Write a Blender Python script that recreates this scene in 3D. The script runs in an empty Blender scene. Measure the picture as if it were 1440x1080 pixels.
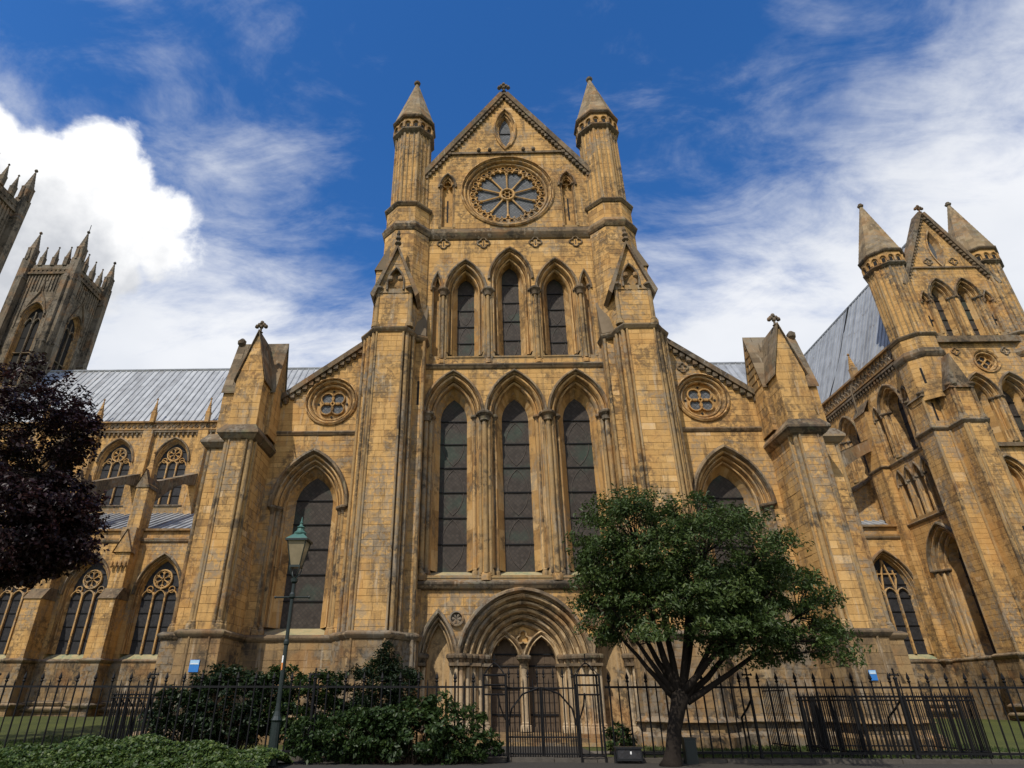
import bpy, math, random
import numpy as np
from mathutils import Vector, Matrix
random.seed(11)
rng = np.random.default_rng(5)
pi = math.pi
SC = bpy.context.scene
COL = SC.collection

# ------------------------------------------------------------------ camera
CX, CY, CZ = -1.1956, -21.0, 1.15
YAW, PIT, ROL, FPX, PPX = -0.02915, 0.47713, 0.001745, 861.08, 657.87
fwd = Vector((math.sin(YAW) * math.cos(PIT), math.cos(YAW) * math.cos(PIT), math.sin(PIT)))
r0 = Vector((math.cos(YAW), -math.sin(YAW), 0)); u0 = r0.cross(fwd)
rt = r0 * math.cos(ROL) + u0 * math.sin(ROL)
upv = -r0 * math.sin(ROL) + u0 * math.cos(ROL)
cd = bpy.data.cameras.new('camera'); cam = bpy.data.objects.new('camera', cd); COL.objects.link(cam)
M = Matrix(((rt.x, upv.x, -fwd.x, CX), (rt.y, upv.y, -fwd.y, CY), (rt.z, upv.z, -fwd.z, CZ), (0, 0, 0, 1)))
cam.matrix_world = M
cd.sensor_width = 36; cd.lens = FPX * 36 / 1440; cd.shift_x = (720 - PPX) / 1440
cd.clip_start = .1; cd.clip_end = 3000
SC.camera = cam
def project(p):
    d = Vector(p) - Vector((CX, CY, CZ)); w = d.dot(fwd)
    if w < .1: return (-9999, -9999)
    return (PPX + FPX * d.dot(rt) / w, 540 - FPX * d.dot(upv) / w)
def pixdir(px, py):
    return (fwd * FPX + rt * (px - PPX) - upv * (py - 540)).normalized()

# ------------------------------------------------------------------ light
SUN_EL, SUN_AZ = math.radians(50), math.radians(28)       # azimuth measured from the facade's normal towards the west
tosun = Vector((-math.sin(SUN_AZ) * math.cos(SUN_EL), -math.cos(SUN_AZ) * math.cos(SUN_EL), math.sin(SUN_EL)))
sd = bpy.data.lights.new('sun', 'SUN'); sd.energy = 3.6; sd.angle = math.radians(0.6); sd.color = (1, .93, .82)
so = bpy.data.objects.new('sun', sd); COL.objects.link(so); so.rotation_euler = tosun.to_track_quat('Z', 'Y').to_euler()
so.location = (-20, -40, 60)
SC.view_settings.view_transform = 'Standard'; SC.view_settings.look = 'None'
SC.view_settings.exposure = 0.12; SC.view_settings.gamma = 1.0; SC.view_settings.use_curve_mapping = False

class NT:
    def __init__(s, tree): s.t = tree; tree.nodes.clear()
    def n(s, typ, **kw):
        x = s.t.nodes.new(typ)
        for k, v in kw.items():
            if k.startswith('i_'):
                key = k[2:]; key = int(key) if key.isdigit() else key.replace('_', ' ')
                x.inputs[key].default_value = v
            else: setattr(x, k, v)
        return x
    def l(s, a, b): s.t.links.new(a, b)
    def math(s, op, a, b=None, c=None, clamp=False):
        x = s.n('ShaderNodeMath', operation=op, use_clamp=clamp)
        for i, v in enumerate((a, b, c)):
            if v is None: continue
            if isinstance(v, (int, float)): x.inputs[i].default_value = v
            else: s.l(v, x.inputs[i])
        return x.outputs[0]
    def vmath(s, op, a, b=None):
        x = s.n('ShaderNodeVectorMath', operation=op)
        for i, v in enumerate((a, b)):
            if v is None: continue
            if isinstance(v, (tuple, list, Vector)): x.inputs[i].default_value = tuple(v)
            else: s.l(v, x.inputs[i])
        return x.outputs['Value'] if op in ('DOT_PRODUCT', 'LENGTH', 'DISTANCE') else x.outputs[0]
    def mix(s, f, a, b, mode='MIX'):
        x = s.n('ShaderNodeMix', data_type='RGBA', blend_type=mode)
        for i, v in ((0, f), (6, a), (7, b)):
            if isinstance(v, (int, float)): x.inputs[i].default_value = v
            elif isinstance(v, (tuple, list)): x.inputs[i].default_value = (*v, 1) if len(v) == 3 else v
            else: s.l(v, x.inputs[i])
        return x.outputs[2]
    def noise(s, vec, scale, detail=4, rough=.55, dist=0.):
        x = s.n('ShaderNodeTexNoise'); s.l(vec, x.inputs['Vector'])
        x.inputs['Scale'].default_value = scale; x.inputs['Detail'].default_value = detail
        x.inputs['Roughness'].default_value = rough; x.inputs['Distortion'].default_value = dist
        return x.outputs[0]
    def sstep(s, v, a, b, to0=0., to1=1.):
        x = s.n('ShaderNodeMapRange', interpolation_type='SMOOTHSTEP')
        s.l(v, x.inputs[0])
        for i, q in enumerate((a, b, to0, to1)): x.inputs[i + 1].default_value = q
        return x.outputs[0]
    def ramp(s, v, stops):
        x = s.n('ShaderNodeValToRGB'); s.l(v, x.inputs[0]); e = x.color_ramp.elements
        while len(e) < len(stops): e.new(.5)
        for k, (p, c) in zip(e, stops): k.position = p; k.color = (*c, 1)
        return x.outputs[0]

W = bpy.data.worlds.new('World'); SC.world = W; W.use_nodes = True
nt = NT(W.node_tree)
SKY_STRENGTH = .12
sky = nt.n('ShaderNodeTexSky', sky_type='NISHITA'); sky.sun_disc = False; sky.sun_elevation = SUN_EL
sky.sun_rotation = pi + SUN_AZ          # the sun lamp stands south-south-west
sky.air_density = 1.0; sky.dust_density = .2; sky.ozone_density = 4.0
skyc = nt.n('ShaderNodeHueSaturation', i_Hue=.507, i_Saturation=1.28, i_Value=1.28); nt.l(sky.outputs[0], skyc.inputs['Color'])
tc = nt.n('ShaderNodeTexCoord'); D = tc.outputs['Generated']
sep = nt.n('ShaderNodeSeparateXYZ'); nt.l(D, sep.inputs[0])
zc = nt.math('ADD', nt.math('MAXIMUM', sep.outputs[2], 0.), .18)
pl = nt.n('ShaderNodeCombineXYZ'); nt.l(nt.math('DIVIDE', sep.outputs[0], zc), pl.inputs[0]); nt.l(nt.math('DIVIDE', sep.outputs[1], zc), pl.inputs[1])
P2 = pl.outputs[0]
# high thin cloud: streaky, denser low down and to the east
st = nt.n('ShaderNodeMapping'); nt.l(P2, st.inputs[0]); st.inputs['Rotation'].default_value = (0, 0, .65); st.inputs['Scale'].default_value = (.75, 1.35, 1)
n1 = nt.noise(st.outputs[0], 1.5, 8, .62, .35)
n2 = nt.noise(st.outputs[0], 5.5, 6, .65, .6)
nn = nt.math('ADD', nt.math('MULTIPLY', n1, .95), nt.math('MULTIPLY', nt.math('SUBTRACT', n2, .4), .38))
low = nt.sstep(sep.outputs[2], .80, .30, -.03, .40)
east = nt.sstep(sep.outputs[0], -.1, .75, 0., .12)
cov = nt.math('ADD', nt.math('ADD', nn, low), east)
thin = nt.sstep(cov, .515, .88)
thin = nt.math('MULTIPLY', thin, .93)
wisp = nt.ramp(nt.noise(P2, 2.2, 5, .5), [(.3, (.72, .75, .80)), (.65, (.90, .91, .93))])
# one heap cloud low in the west
def lobe(px, py, rad):
    return nt.math('SUBTRACT', rad, nt.vmath('DISTANCE', D, pixdir(px, py)))
lob = [lobe(145, 262, .082), lobe(60, 272, .088), lobe(213, 305, .062), lobe(165, 205, .045), lobe(228, 345, .056), lobe(-60, 275, .12), lobe(100, 335, .10), lobe(-160, 330, .2), lobe(5, 235, .045)]
m = lob[0]
for q in lob[1:]: m = nt.math('MAXIMUM', m, q)
b1 = nt.noise(D, 9, 9, .58, .2)
m = nt.math('ADD', m, nt.math('MULTIPLY', nt.math('SUBTRACT', b1, .5), .12))
heap = nt.sstep(m, .0, .022)
shd = nt.noise(D, 6.5, 6, .55, .1)
shz = nt.math('ADD', shd, nt.math('MULTIPLY', nt.math('SUBTRACT', sep.outputs[2], pixdir(130, 300).z), 1.1))
hcol = nt.ramp(nt.math('ADD', shz, nt.sstep(m, .14, .0, 0., .16)), [(.36, (.56, .58, .62)), (.60, (1.03, 1.03, 1.03))])
skyb = nt.n('ShaderNodeMix', data_type='RGBA', blend_type='MULTIPLY'); skyb.inputs[0].default_value = 1.; nt.l(skyc.outputs[0], skyb.inputs[6]); skyb.inputs[7].default_value = (SKY_STRENGTH,) * 3 + (1,)
c1 = nt.mix(thin, skyb.outputs[2], wisp)
c2 = nt.mix(heap, c1, hcol)
# below the horizon: the far land
c3 = nt.mix(nt.sstep(sep.outputs[2], -.02, .0), (.10, .11, .08), c2)
bg = nt.n('ShaderNodeBackground', i_Strength=1.0); nt.l(c3, bg.inputs[0])
wo = nt.n('ShaderNodeOutputWorld'); nt.l(bg.outputs[0], wo.inputs[0])

# ------------------------------------------------------------------ materials
def material(name):
    m = bpy.data.materials.new(name); m.use_nodes = True
    n = NT(m.node_tree); b = n.n('ShaderNodeBsdfPrincipled'); o = n.n('ShaderNodeOutputMaterial'); n.l(b.outputs[0], o.inputs[0])
    return m, n, b
def stone_mat(name, stops, soot, soot_amt, streak_amt, rough=.9, gain=1.0, lichen=.0):
    m, n, b = material(name)
    g = n.n('ShaderNodeNewGeometry'); P = g.outputs['Position']
    at = n.n('ShaderNodeAttribute', attribute_name='tone'); tone = at.outputs['Fac']
    f1 = n.noise(P, 3.1, 6, .6); f2 = n.noise(P, 17, 5, .7)
    t = n.math('ADD', n.math('MULTIPLY', tone, .72), n.math('MULTIPLY', n.math('ADD', n.math('MULTIPLY', f1, .6), n.math('MULTIPLY', f2, .6)), .66))
    t = n.math('SUBTRACT', t, .26)
    col = n.ramp(t, stops)
    # soot and streaks with a shape of their own
    sm = n.n('ShaderNodeMapping'); n.l(P, sm.inputs[0]); sm.inputs['Scale'].default_value = (1.5, 1.5, .16)
    s1 = n.noise(sm.outputs[0], 1.6, 7, .62, .25)
    s2 = n.noise(P, .55, 6, .65, .4); s3 = n.noise(P, 4.2, 6, .7, .3)
    k = n.math('MULTIPLY', n.math('MULTIPLY', n.sstep(s1, .48, .62), n.sstep(n.noise(P, 7, 5, .7), .34, .54)), streak_amt)
    k2 = n.math('MULTIPLY', n.math('MULTIPLY', n.sstep(s2, .46, .58), n.sstep(s3, .42, .56)), soot_amt)
    kk = n.math('MAXIMUM', k, k2)
    col = n.mix(kk, col, soot)
    iron = n.math('MULTIPLY', n.sstep(n.noise(P, .8, 5, .6, .5), .50, .68), .42)
    col = n.mix(iron, col, n.mix(.5, col, (.50, .215, .05)))
    scab = n.math('MULTIPLY', n.math('MULTIPLY', n.sstep(n.noise(P, .42, 6, .6, .6), .50, .60), n.sstep(n.noise(P, 5.5, 5, .7), .42, .54)), .62 * (1 if soot_amt else 0))
    col = n.mix(scab, col, (.23, .20, .155))
    pale = n.math('MULTIPLY', n.sstep(n.noise(sm.outputs[0], 3.3, 6, .6), .58, .72), .5)
    col = n.mix(pale, col, (.46, .39, .29))
    if lichen:
        li = n.math('MULTIPLY', n.sstep(n.noise(P, 2.3, 7, .7), .55, .70), lichen)
        col = n.mix(li, col, (.20, .22, .12))
    n.l(col, b.inputs['Base Color']); b.inputs['Roughness'].default_value = rough
    if 'Specular IOR Level' in b.inputs: b.inputs['Specular IOR Level'].default_value = .18
    bp = n.n('ShaderNodeBump', i_Strength=.55, i_Distance=.03)
    h = n.math('ADD', n.math('MULTIPLY', n.noise(P, 9, 6, .65), .6), n.math('MULTIPLY', n.noise(P, 38, 3, .6), .35))
    n.l(h, bp.inputs['Height']); n.l(bp.outputs[0], b.inputs['Normal'])
    return m
OCH = [(.02, (.19, .108, .048)), (.25, (.37, .216, .082)), (.5, (.53, .312, .110)), (.74, (.64, .400, .158)), (.98, (.62, .48, .32))]
M_STONE = stone_mat('ashlar_limestone', OCH, (.105, .076, .048), .74, .70)
M_MORT = stone_mat('lime_mortar', [(.1, (.24, .15, .065)), (.9, (.38, .25, .11))], (.10, .075, .05), .6, .4)
M_TRIM = stone_mat('carved_limestone', [(.02, (.15, .095, .045)), (.3, (.31, .180, .072)), (.6, (.51, .300, .108)), (.95, (.60, .43, .23))], (.09, .062, .038), .72, .55)
M_PALE = stone_mat('pale_portal_shaft_stone', [(.02, (.20, .15, .09)), (.4, (.42, .32, .20)), (.7, (.55, .44, .29)), (.95, (.62, .53, .40))], (.09, .07, .05), .6, .5)
M_SHAFT = stone_mat('mottled_shaft_stone', [(.02, (.12, .085, .05)), (.3, (.24, .165, .085)), (.6, (.45, .29, .12)), (.95, (.60, .50, .36))], (.065, .052, .038), .95, .85)
M_PORTAL = stone_mat('worn_portal_stone', [(.02, (.14, .095, .05)), (.3, (.29, .19, .095)), (.6, (.45, .305, .15)), (.95, (.58, .45, .28))], (.07, .054, .036), .85, .7)
M_CRUST = stone_mat('weathered_string_stone', [(.05, (.085, .065, .045)), (.5, (.19, .135, .08)), (.95, (.36, .26, .15))], (.05, .042, .032), .9, .7, lichen=.35)
M_SPIRE = stone_mat('weathered_spire_stone', [(.05, (.17, .125, .075)), (.5, (.28, .20, .11)), (.95, (.37, .28, .17))], (.09, .075, .05), .6, .6, lichen=.35)
M_ROOFST = stone_mat('stone_roof_slabs', [(.05, (.11, .082, .052)), (.5, (.19, .142, .088)), (.95, (.29, .22, .14))], (.06, .05, .036), .7, .7, lichen=.3)
M_TOWER = stone_mat('grey_tower_stone', [(.05, (.09, .075, .055)), (.5, (.18, .145, .10)), (.95, (.30, .25, .18))], (.045, .04, .032), .9, .9)
M_PLINTH = stone_mat('worn_plinth_stone', [(.02, (.09, .065, .04)), (.4, (.21, .14, .072)), (.7, (.35, .23, .105)), (.98, (.42, .33, .20))], (.06, .048, .035), .97, .8)

def glass_mat(name, col, lead=(.03, .028, .026), scale=9., green=0.):
    m, n, b = material(name)
    g = n.n('ShaderNodeNewGeometry'); P = g.outputs['Position']
    w = n.noise(P, 2.4, 5, .6); w2 = n.noise(P, 22, 3, .6)
    c = n.mix(w, tuple(x * .55 for x in col), tuple(min(1, x * 1.5) for x in col))
    # leaded quarries
    mp = n.n('ShaderNodeMapping'); n.l(P, mp.inputs[0]); mp.inputs['Rotation'].default_value = (0, math.radians(45), 0); mp.inputs['Scale'].default_value = (scale, .001, scale)
    sx = n.n('ShaderNodeSeparateXYZ'); n.l(mp.outputs[0], sx.inputs[0])
    def edge(v):
        return n.math('GREATER_THAN', n.math('ABSOLUTE', n.math('SUBTRACT', n.math('FRACT', v), .5)), .42)
    fl = n.vmath('FLOOR', mp.outputs[0]); wn = n.n('ShaderNodeTexWhiteNoise', noise_dimensions='3D'); n.l(fl, wn.inputs[0])
    c = n.mix(n.math('MULTIPLY', wn.outputs[0], .75), c, tuple(min(1, x * 1.75 + .004) for x in col))
    e = n.math('MAXIMUM', edge(sx.outputs[0]), edge(sx.outputs[2]))
    c = n.mix(n.math('MULTIPLY', e, .7), c, lead)
    if green:
        c = n.mix(n.math('MULTIPLY', n.sstep(n.noise(P, .9, 5, .6), .48, .7), green), c, (.035, .10, .07))
    n.l(c, b.inputs['Base Color']); n.l(n.math('ADD', .45, n.math('MULTIPLY', w2, .4)), b.inputs['Roughness'])
    bp = n.n('ShaderNodeBump', i_Strength=.35, i_Distance=.02); n.l(w2, bp.inputs['Height']); n.l(bp.outputs[0], b.inputs['Normal'])
    if 'Specular IOR Level' in b.inputs: b.inputs['Specular IOR Level'].default_value = .22
    return m
M_GLASS = glass_mat('old_leaded_glass', (.040, .032, .026), green=.3)
M_GLASSL = glass_mat('pale_leaded_glass', (.085, .09, .095))
M_GLASSD = glass_mat('dark_leaded_glass', (.022, .022, .024))
def plain(name, col, rough=.6, metal=0., var=.25, scale=8, bump=.0, spec=.4):
    m, n, b = material(name); g = n.n('ShaderNodeNewGeometry'); P = g.outputs['Position']
    f = n.noise(P, scale, 5, .6)
    c = n.mix(f, tuple(x * (1 - var) for x in col), tuple(min(1, x * (1 + var)) for x in col))
    n.l(c, b.inputs['Base Color']); b.inputs['Roughness'].default_value = rough; b.inputs['Metallic'].default_value = metal
    if 'Specular IOR Level' in b.inputs: b.inputs['Specular IOR Level'].default_value = spec
    if bump:
        bp = n.n('ShaderNodeBump', i_Strength=bump, i_Distance=.02); n.l(n.noise(P, scale * 3, 5, .65), bp.inputs['Height']); n.l(bp.outputs[0], b.inputs['Normal'])
    return m
def lead_mat():
    m, n, b = material('lead_sheet'); g = n.n('ShaderNodeNewGeometry'); P = g.outputs['Position']
    at = n.n('ShaderNodeAttribute', attribute_name='tone')
    f = n.math('ADD', n.math('MULTIPLY', n.noise(P, 1.3, 6, .65), .75), n.math('MULTIPLY', at.outputs['Fac'], .25))
    c = n.ramp(f, [(.25, (.19, .195, .20)), (.5, (.31, .325, .335)), (.75, (.42, .435, .445))])
    mp = n.n('ShaderNodeMapping'); n.l(P, mp.inputs[0]); mp.inputs['Scale'].default_value = (2.2, .35, .35)
    br = n.sstep(n.noise(mp.outputs[0], 1.5, 6, .7), .60, .70)
    c = n.mix(n.math('MULTIPLY', br, .7), c, (.13, .105, .085))
    n.l(c, b.inputs['Base Color']); b.inputs['Roughness'].default_value = .55; b.inputs['Metallic'].default_value = .15
    return m
M_LEAD = lead_mat()
M_LEADG = plain('plain_lead', (.34, .37, .40), .55, .15, .3, 3)
M_SLATE = plain('stone_slab_roof', (.165, .125, .08), .85, 0, .45, 2.2, .4, .2)
M_OAK = plain('old_oak', (.10, .070, .045), .75, 0, .35, 14, .4, .25)
M_IRON = plain('black_iron_paint', (.007, .007, .0075), .6, 0, .4, 20, .1, .2)
M_DKGRN = plain('dark_green_paint', (.007, .015, .012), .42, 0, .3, 12, .05, .5)
M_COPPER = plain('verdigris_copper', (.055, .135, .11), .6, .1, .35, 14)
M_LAMPGL = plain('lamp_glass', (.24, .195, .12), .12, 0, .3, 6)
M_WHITE = plain('white_paint', (.78, .78, .76), .5)
M_BLUE = plain('blue_enamel', (.03, .18, .50), .35, 0, .1)
M_LBLUE = plain('pale_blue_enamel', (.35, .55, .72), .35, 0, .1)
M_ORNG = plain('orange_sticker', (.62, .22, .05), .5, 0, .1)
M_BOXBLK = plain('black_metal_box', (.014, .015, .016), .4, .1, .3)
M_BARK = plain('tree_bark', (.022, .017, .013), .9, 0, .5, 16, .8, .15)
M_STEM = plain('shrub_stem', (.05, .035, .022), .9, 0, .4, 14, .4, .15)
M_DARK = plain('painted_opening_shade', (.012, .011, .010), .9)  # near-black colour on solid faces, painted in for the shade inside openings
def leaf_mat(name, c0, c1, c2, trans=.3, rough=.45):
    m = bpy.data.materials.new(name); m.use_nodes = True; n = NT(m.node_tree)
    at = n.n('ShaderNodeAttribute', attribute_name='tone')
    c = n.ramp(at.outputs['Fac'], [(.0, c0), (.55, c1), (1., c2)])
    b = n.n('ShaderNodeBsdfPrincipled', i_Roughness=rough); n.l(c, b.inputs['Base Color'])
    if 'Specular IOR Level' in b.inputs: b.inputs['Specular IOR Level'].default_value = .3
    t = n.n('ShaderNodeBsdfTranslucent'); n.l(c, t.inputs[0])
    x = n.n('ShaderNodeMixShader', i_0=trans); n.l(b.outputs[0], x.inputs[1]); n.l(t.outputs[0], x.inputs[2])
    o = n.n('ShaderNodeOutputMaterial'); n.l(x.outputs[0], o.inputs[0]); return m
M_LEAF = leaf_mat('green_tree_leaf', (.030, .050, .013), (.058, .092, .022), (.12, .15, .036))
M_BEECH = leaf_mat('copper_beech_leaf', (.012, .006, .007), (.024, .010, .011), (.065, .022, .018), .25)
M_YEW = leaf_mat('dark_shrub_leaf', (.010, .019, .008), (.018, .034, .011), (.040, .062, .018), .2)
M_SHRUB = leaf_mat('shrub_leaf', (.018, .036, .010), (.036, .064, .016), (.10, .14, .035), .3)
M_IVY = leaf_mat('ivy_leaf', (.018, .036, .008), (.045, .080, .014), (.12, .16, .035), .25)
def grass_mat():
    m, n, b = material('mown_grass'); g = n.n('ShaderNodeNewGeometry'); P = g.outputs['Position']
    c = n.ramp(n.math('ADD', n.math('MULTIPLY', n.noise(P, .6, 5, .6), .6), n.math('MULTIPLY', n.noise(P, 30, 3, .7), .4)), [(.3, (.036, .046, .004)), (.55, (.070, .085, .007)), (.75, (.12, .125, .016))])
    n.l(c, b.inputs['Base Color']); b.inputs['Roughness'].default_value = .9
    bp = n.n('ShaderNodeBump', i_Strength=.8, i_Distance=.05); n.l(n.noise(P, 60, 4, .7), bp.inputs['Height']); n.l(bp.outputs[0], b.inputs['Normal'])
    return m
M_GRASS = grass_mat()
M_BLADE = leaf_mat('grass_blade', (.03, .052, .011), (.055, .090, .018), (.10, .135, .035), .3)
M_PAVE = plain('grey_paving', (.05, .046, .040), .85, 0, .3, 5, .3, .2)
M_PATH = plain('gravel_path', (.15, .13, .105), .95, 0, .35, 22, .6, .2)
M_ASPH = plain('asphalt', (.05, .05, .052), .9, 0, .3, 30, .4, .2)

# ------------------------------------------------------------------ mesh helpers
WL = {}
class MB:
    def __init__(s): s.v = []; s.f = []; s.t = []
    def add(s, vs, fs, tone=None):
        if tone is None: tone = random.random()
        b = len(s.v); s.v += [tuple(p) for p in vs]
        for f in fs: s.f.append(tuple(i + b for i in f)); s.t.append(tone)
    def box(s, x0, x1, y0, y1, z0, z1, tone=None):
        s.add([(x0, y0, z0), (x1, y0, z0), (x1, y1, z0), (x0, y1, z0), (x0, y0, z1), (x1, y0, z1), (x1, y1, z1), (x0, y1, z1)],
              [(3, 2, 1, 0), (4, 5, 6, 7), (0, 1, 5, 4), (1, 2, 6, 5), (2, 3, 7, 6), (3, 0, 4, 7)], tone)
    def fbox(s, fr, u0, u1, z0, z1, d0, d1, tone=None):
        p = fr.p
        s.add([p(u0, z0, d1), p(u1, z0, d1), p(u1, z0, d0), p(u0, z0, d0), p(u0, z1, d1), p(u1, z1, d1), p(u1, z1, d0), p(u0, z1, d0)],
              [(3, 2, 1, 0), (4, 5, 6, 7), (0, 1, 5, 4), (1, 2, 6, 5), (2, 3, 7, 6), (3, 0, 4, 7)], tone)
    def prism(s, plan, z0, z1, tone=None, top=None):
        n = len(plan); q = top or plan
        vs = [(x, y, z0) for x, y in plan] + [(x, y, z1) for x, y in q]
        s.add(vs, [tuple(range(n))[::-1], tuple(range(n, 2 * n))] + [(i, (i + 1) % n, n + (i + 1) % n, n + i) for i in range(n)], tone)
    def loft(s, A, B, closed=False, tone=None, rnd=False):
        n = len(A); b = len(s.v); s.v += [tuple(p) for p in A] + [tuple(p) for p in B]
        tn = random.random() if tone is None else tone
        for i in range(n if closed else n - 1):
            j = (i + 1) % n
            s.f.append((b + i, b + j, b + n + j, b + n + i)); s.t.append(random.random() if rnd else tn)
    def tube(s, pts, rad, n=6, tone=None, caps=True):
        pts = [Vector(p) for p in pts]
        if isinstance(rad, (int, float)): rad = [rad] * len(pts)
        tn = random.random() if tone is None else tone; rings = []
        up = Vector((.31, .17, .93)) if abs((pts[-1] - pts[0]).normalized().z) < .9 else Vector((1, .1, 0))
        for i, p in enumerate(pts):
            t = (pts[min(i + 1, len(pts) - 1)] - pts[max(i - 1, 0)])
            if t.length < 1e-9: t = Vector((0, 0, 1))
            t.normalize(); a = t.cross(up)
            if a.length < 1e-4: a = t.cross(Vector((0, 1, 0)))
            a.normalize(); b = t.cross(a)
            rings.append([p + (a * math.cos(2 * pi * k / n) + b * math.sin(2 * pi * k / n)) * rad[i] for k in range(n)])
        b0 = len(s.v)
        for r in rings: s.v += [tuple(q) for q in r]
        for i in range(len(rings) - 1):
            for k in range(n):
                k2 = (k + 1) % n
                s.f.append((b0 + i * n + k, b0 + i * n + k2, b0 + (i + 1) * n + k2, b0 + (i + 1) * n + k)); s.t.append(tn)
        if caps:
            s.f.append(tuple(b0 + k for k in range(n))[::-1]); s.t.append(tn)
            e = b0 + (len(rings) - 1) * n; s.f.append(tuple(e + k for k in range(n))); s.t.append(tn)
    def lathe(s, cx, cy, prof, n=10, tone=None, rot=0.):
        tn = random.random() if tone is None else tone; b = len(s.v); m = len(prof)
        for r, z in prof:
            for k in range(n):
                a = 2 * pi * k / n + rot; s.v.append((cx + r * math.cos(a), cy + r * math.sin(a), z))
        for i in range(m - 1):
            for k in range(n):
                k2 = (k + 1) % n
                s.f.append((b + i * n + k, b + i * n + k2, b + (i + 1) * n + k2, b + (i + 1) * n + k)); s.t.append(tn)
        s.f.append(tuple(b + k for k in range(n))[::-1]); s.t.append(tn)
        s.f.append(tuple(b + (m - 1) * n + k for k in range(n))); s.t.append(tn)
    def mesh(s, name, mat, smooth=False):
        v = np.array(s.v, float); lo = v.min(0); hi = v.max(0); o = np.array([(lo[0] + hi[0]) / 2, (lo[1] + hi[1]) / 2, lo[2]])
        me = bpy.data.meshes.new(name); me.from_pydata((v - o).tolist(), [], s.f)
        a = me.attributes.new('tone', 'FLOAT', 'FACE'); a.data.foreach_set('value', s.t)
        if mat: me.materials.append(mat)
        if smooth: me.polygons.foreach_set('use_smooth', [True] * len(me.polygons))
        me.update(); return me, Vector(o)
    def build(s, name, mat, parent=None, smooth=False, **props):
        if not s.v: return None
        me, o = s.mesh(name, mat, smooth)
        return link(name, me, o, parent, **props)
def link(name, me, world, parent=None, **props):
    ob = bpy.data.objects.new(name, me); COL.objects.link(ob)
    ob.location = world if parent is None else Vector(world) - WL[parent.name]
    if parent is not None: ob.parent = parent
    WL[ob.name] = Vector(world)
    for k, v in props.items():
        if v is not None: ob[k] = v
    return ob
def empty(name, loc, label, cat, group=None):
    ob = bpy.data.objects.new(name, None); COL.objects.link(ob); ob.location = loc; ob.empty_display_size = .3
    WL[ob.name] = Vector(loc); ob['label'] = label; ob['category'] = cat
    if group: ob['group'] = group
    return ob

class Frame:
    def __init__(s, O, U): s.O = Vector(O); s.U = Vector((U[0], U[1], 0)).normalized(); s.N = s.U.cross(Vector((0, 0, 1)))
    def p(s, u, z, d=0.): return s.O + s.U * u + s.N * d + Vector((0, 0, z))

def arc(a, zs, r, e=0., zb=None, uc=0., na=10, nj=1):
    """pointed (or round, r == a) arch outline at offset e, left foot to right foot"""
    R = (a * a + r * r) / (2 * a); c = R - a; Re = R + e
    top = math.sqrt(max(Re * Re - c * c, 1e-6)); phi = math.atan2(top, c)     # angle up to the apex
    L = []
    if zb is not None:
        for k in range(nj): L.append((-a - e, zb + (zs - zb) * k / nj))
    for k in range(na + 1):
        t = phi * k / na; L.append((c - Re * math.cos(t), zs + Re * math.sin(t)))
    Rr = [(-u, z) for u, z in L[:-1]][::-1]
    return [(uc + u, z) for u, z in L + Rr]
def hole_arch(uc, a, zs, r, zb):
    R = (a * a + r * r) / (2 * a); c = R - a
    def f(z):
        if z < zb or z >= zs + r: return None
        if z <= zs: return (uc - a, uc + a)
        h = math.sqrt(max(R * R - (z - zs) ** 2, 0)) - c
        return (uc - h, uc + h) if h > 0 else None
    return f
def hole_circ(uc, zc_, r):
    def f(z):
        h = r * r - (z - zc_) ** 2
        return (uc - math.sqrt(h), uc + math.sqrt(h)) if h > 0 else None
    return f
def hole_ves(uc, zc_, a, hh):
    R = (a * a + hh * hh) / (2 * a)
    def f(z):
        q = abs(z - zc_)
        if q >= hh: return None
        h = math.sqrt(R * R - q * q) - (R - a)
        return (uc - h, uc + h) if h > 0 else None
    return f
def hole_rect(u0_, u1_, z0, z1):
    return lambda z: (u0_, u1_) if z0 <= z <= z1 else None

def free_iv(l, r, hs):
    iv = [(l, r)]
    for h in hs:
        if h is None: continue
        o = []
        for a, b in iv:
            if h[1] <= a or h[0] >= b: o.append((a, b)); continue
            if h[0] > a: o.append((a, h[0]))
            if h[1] < b: o.append((h[1], b))
        iv = o
    return [(a, b) for a, b in iv if b - a > .03]

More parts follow.
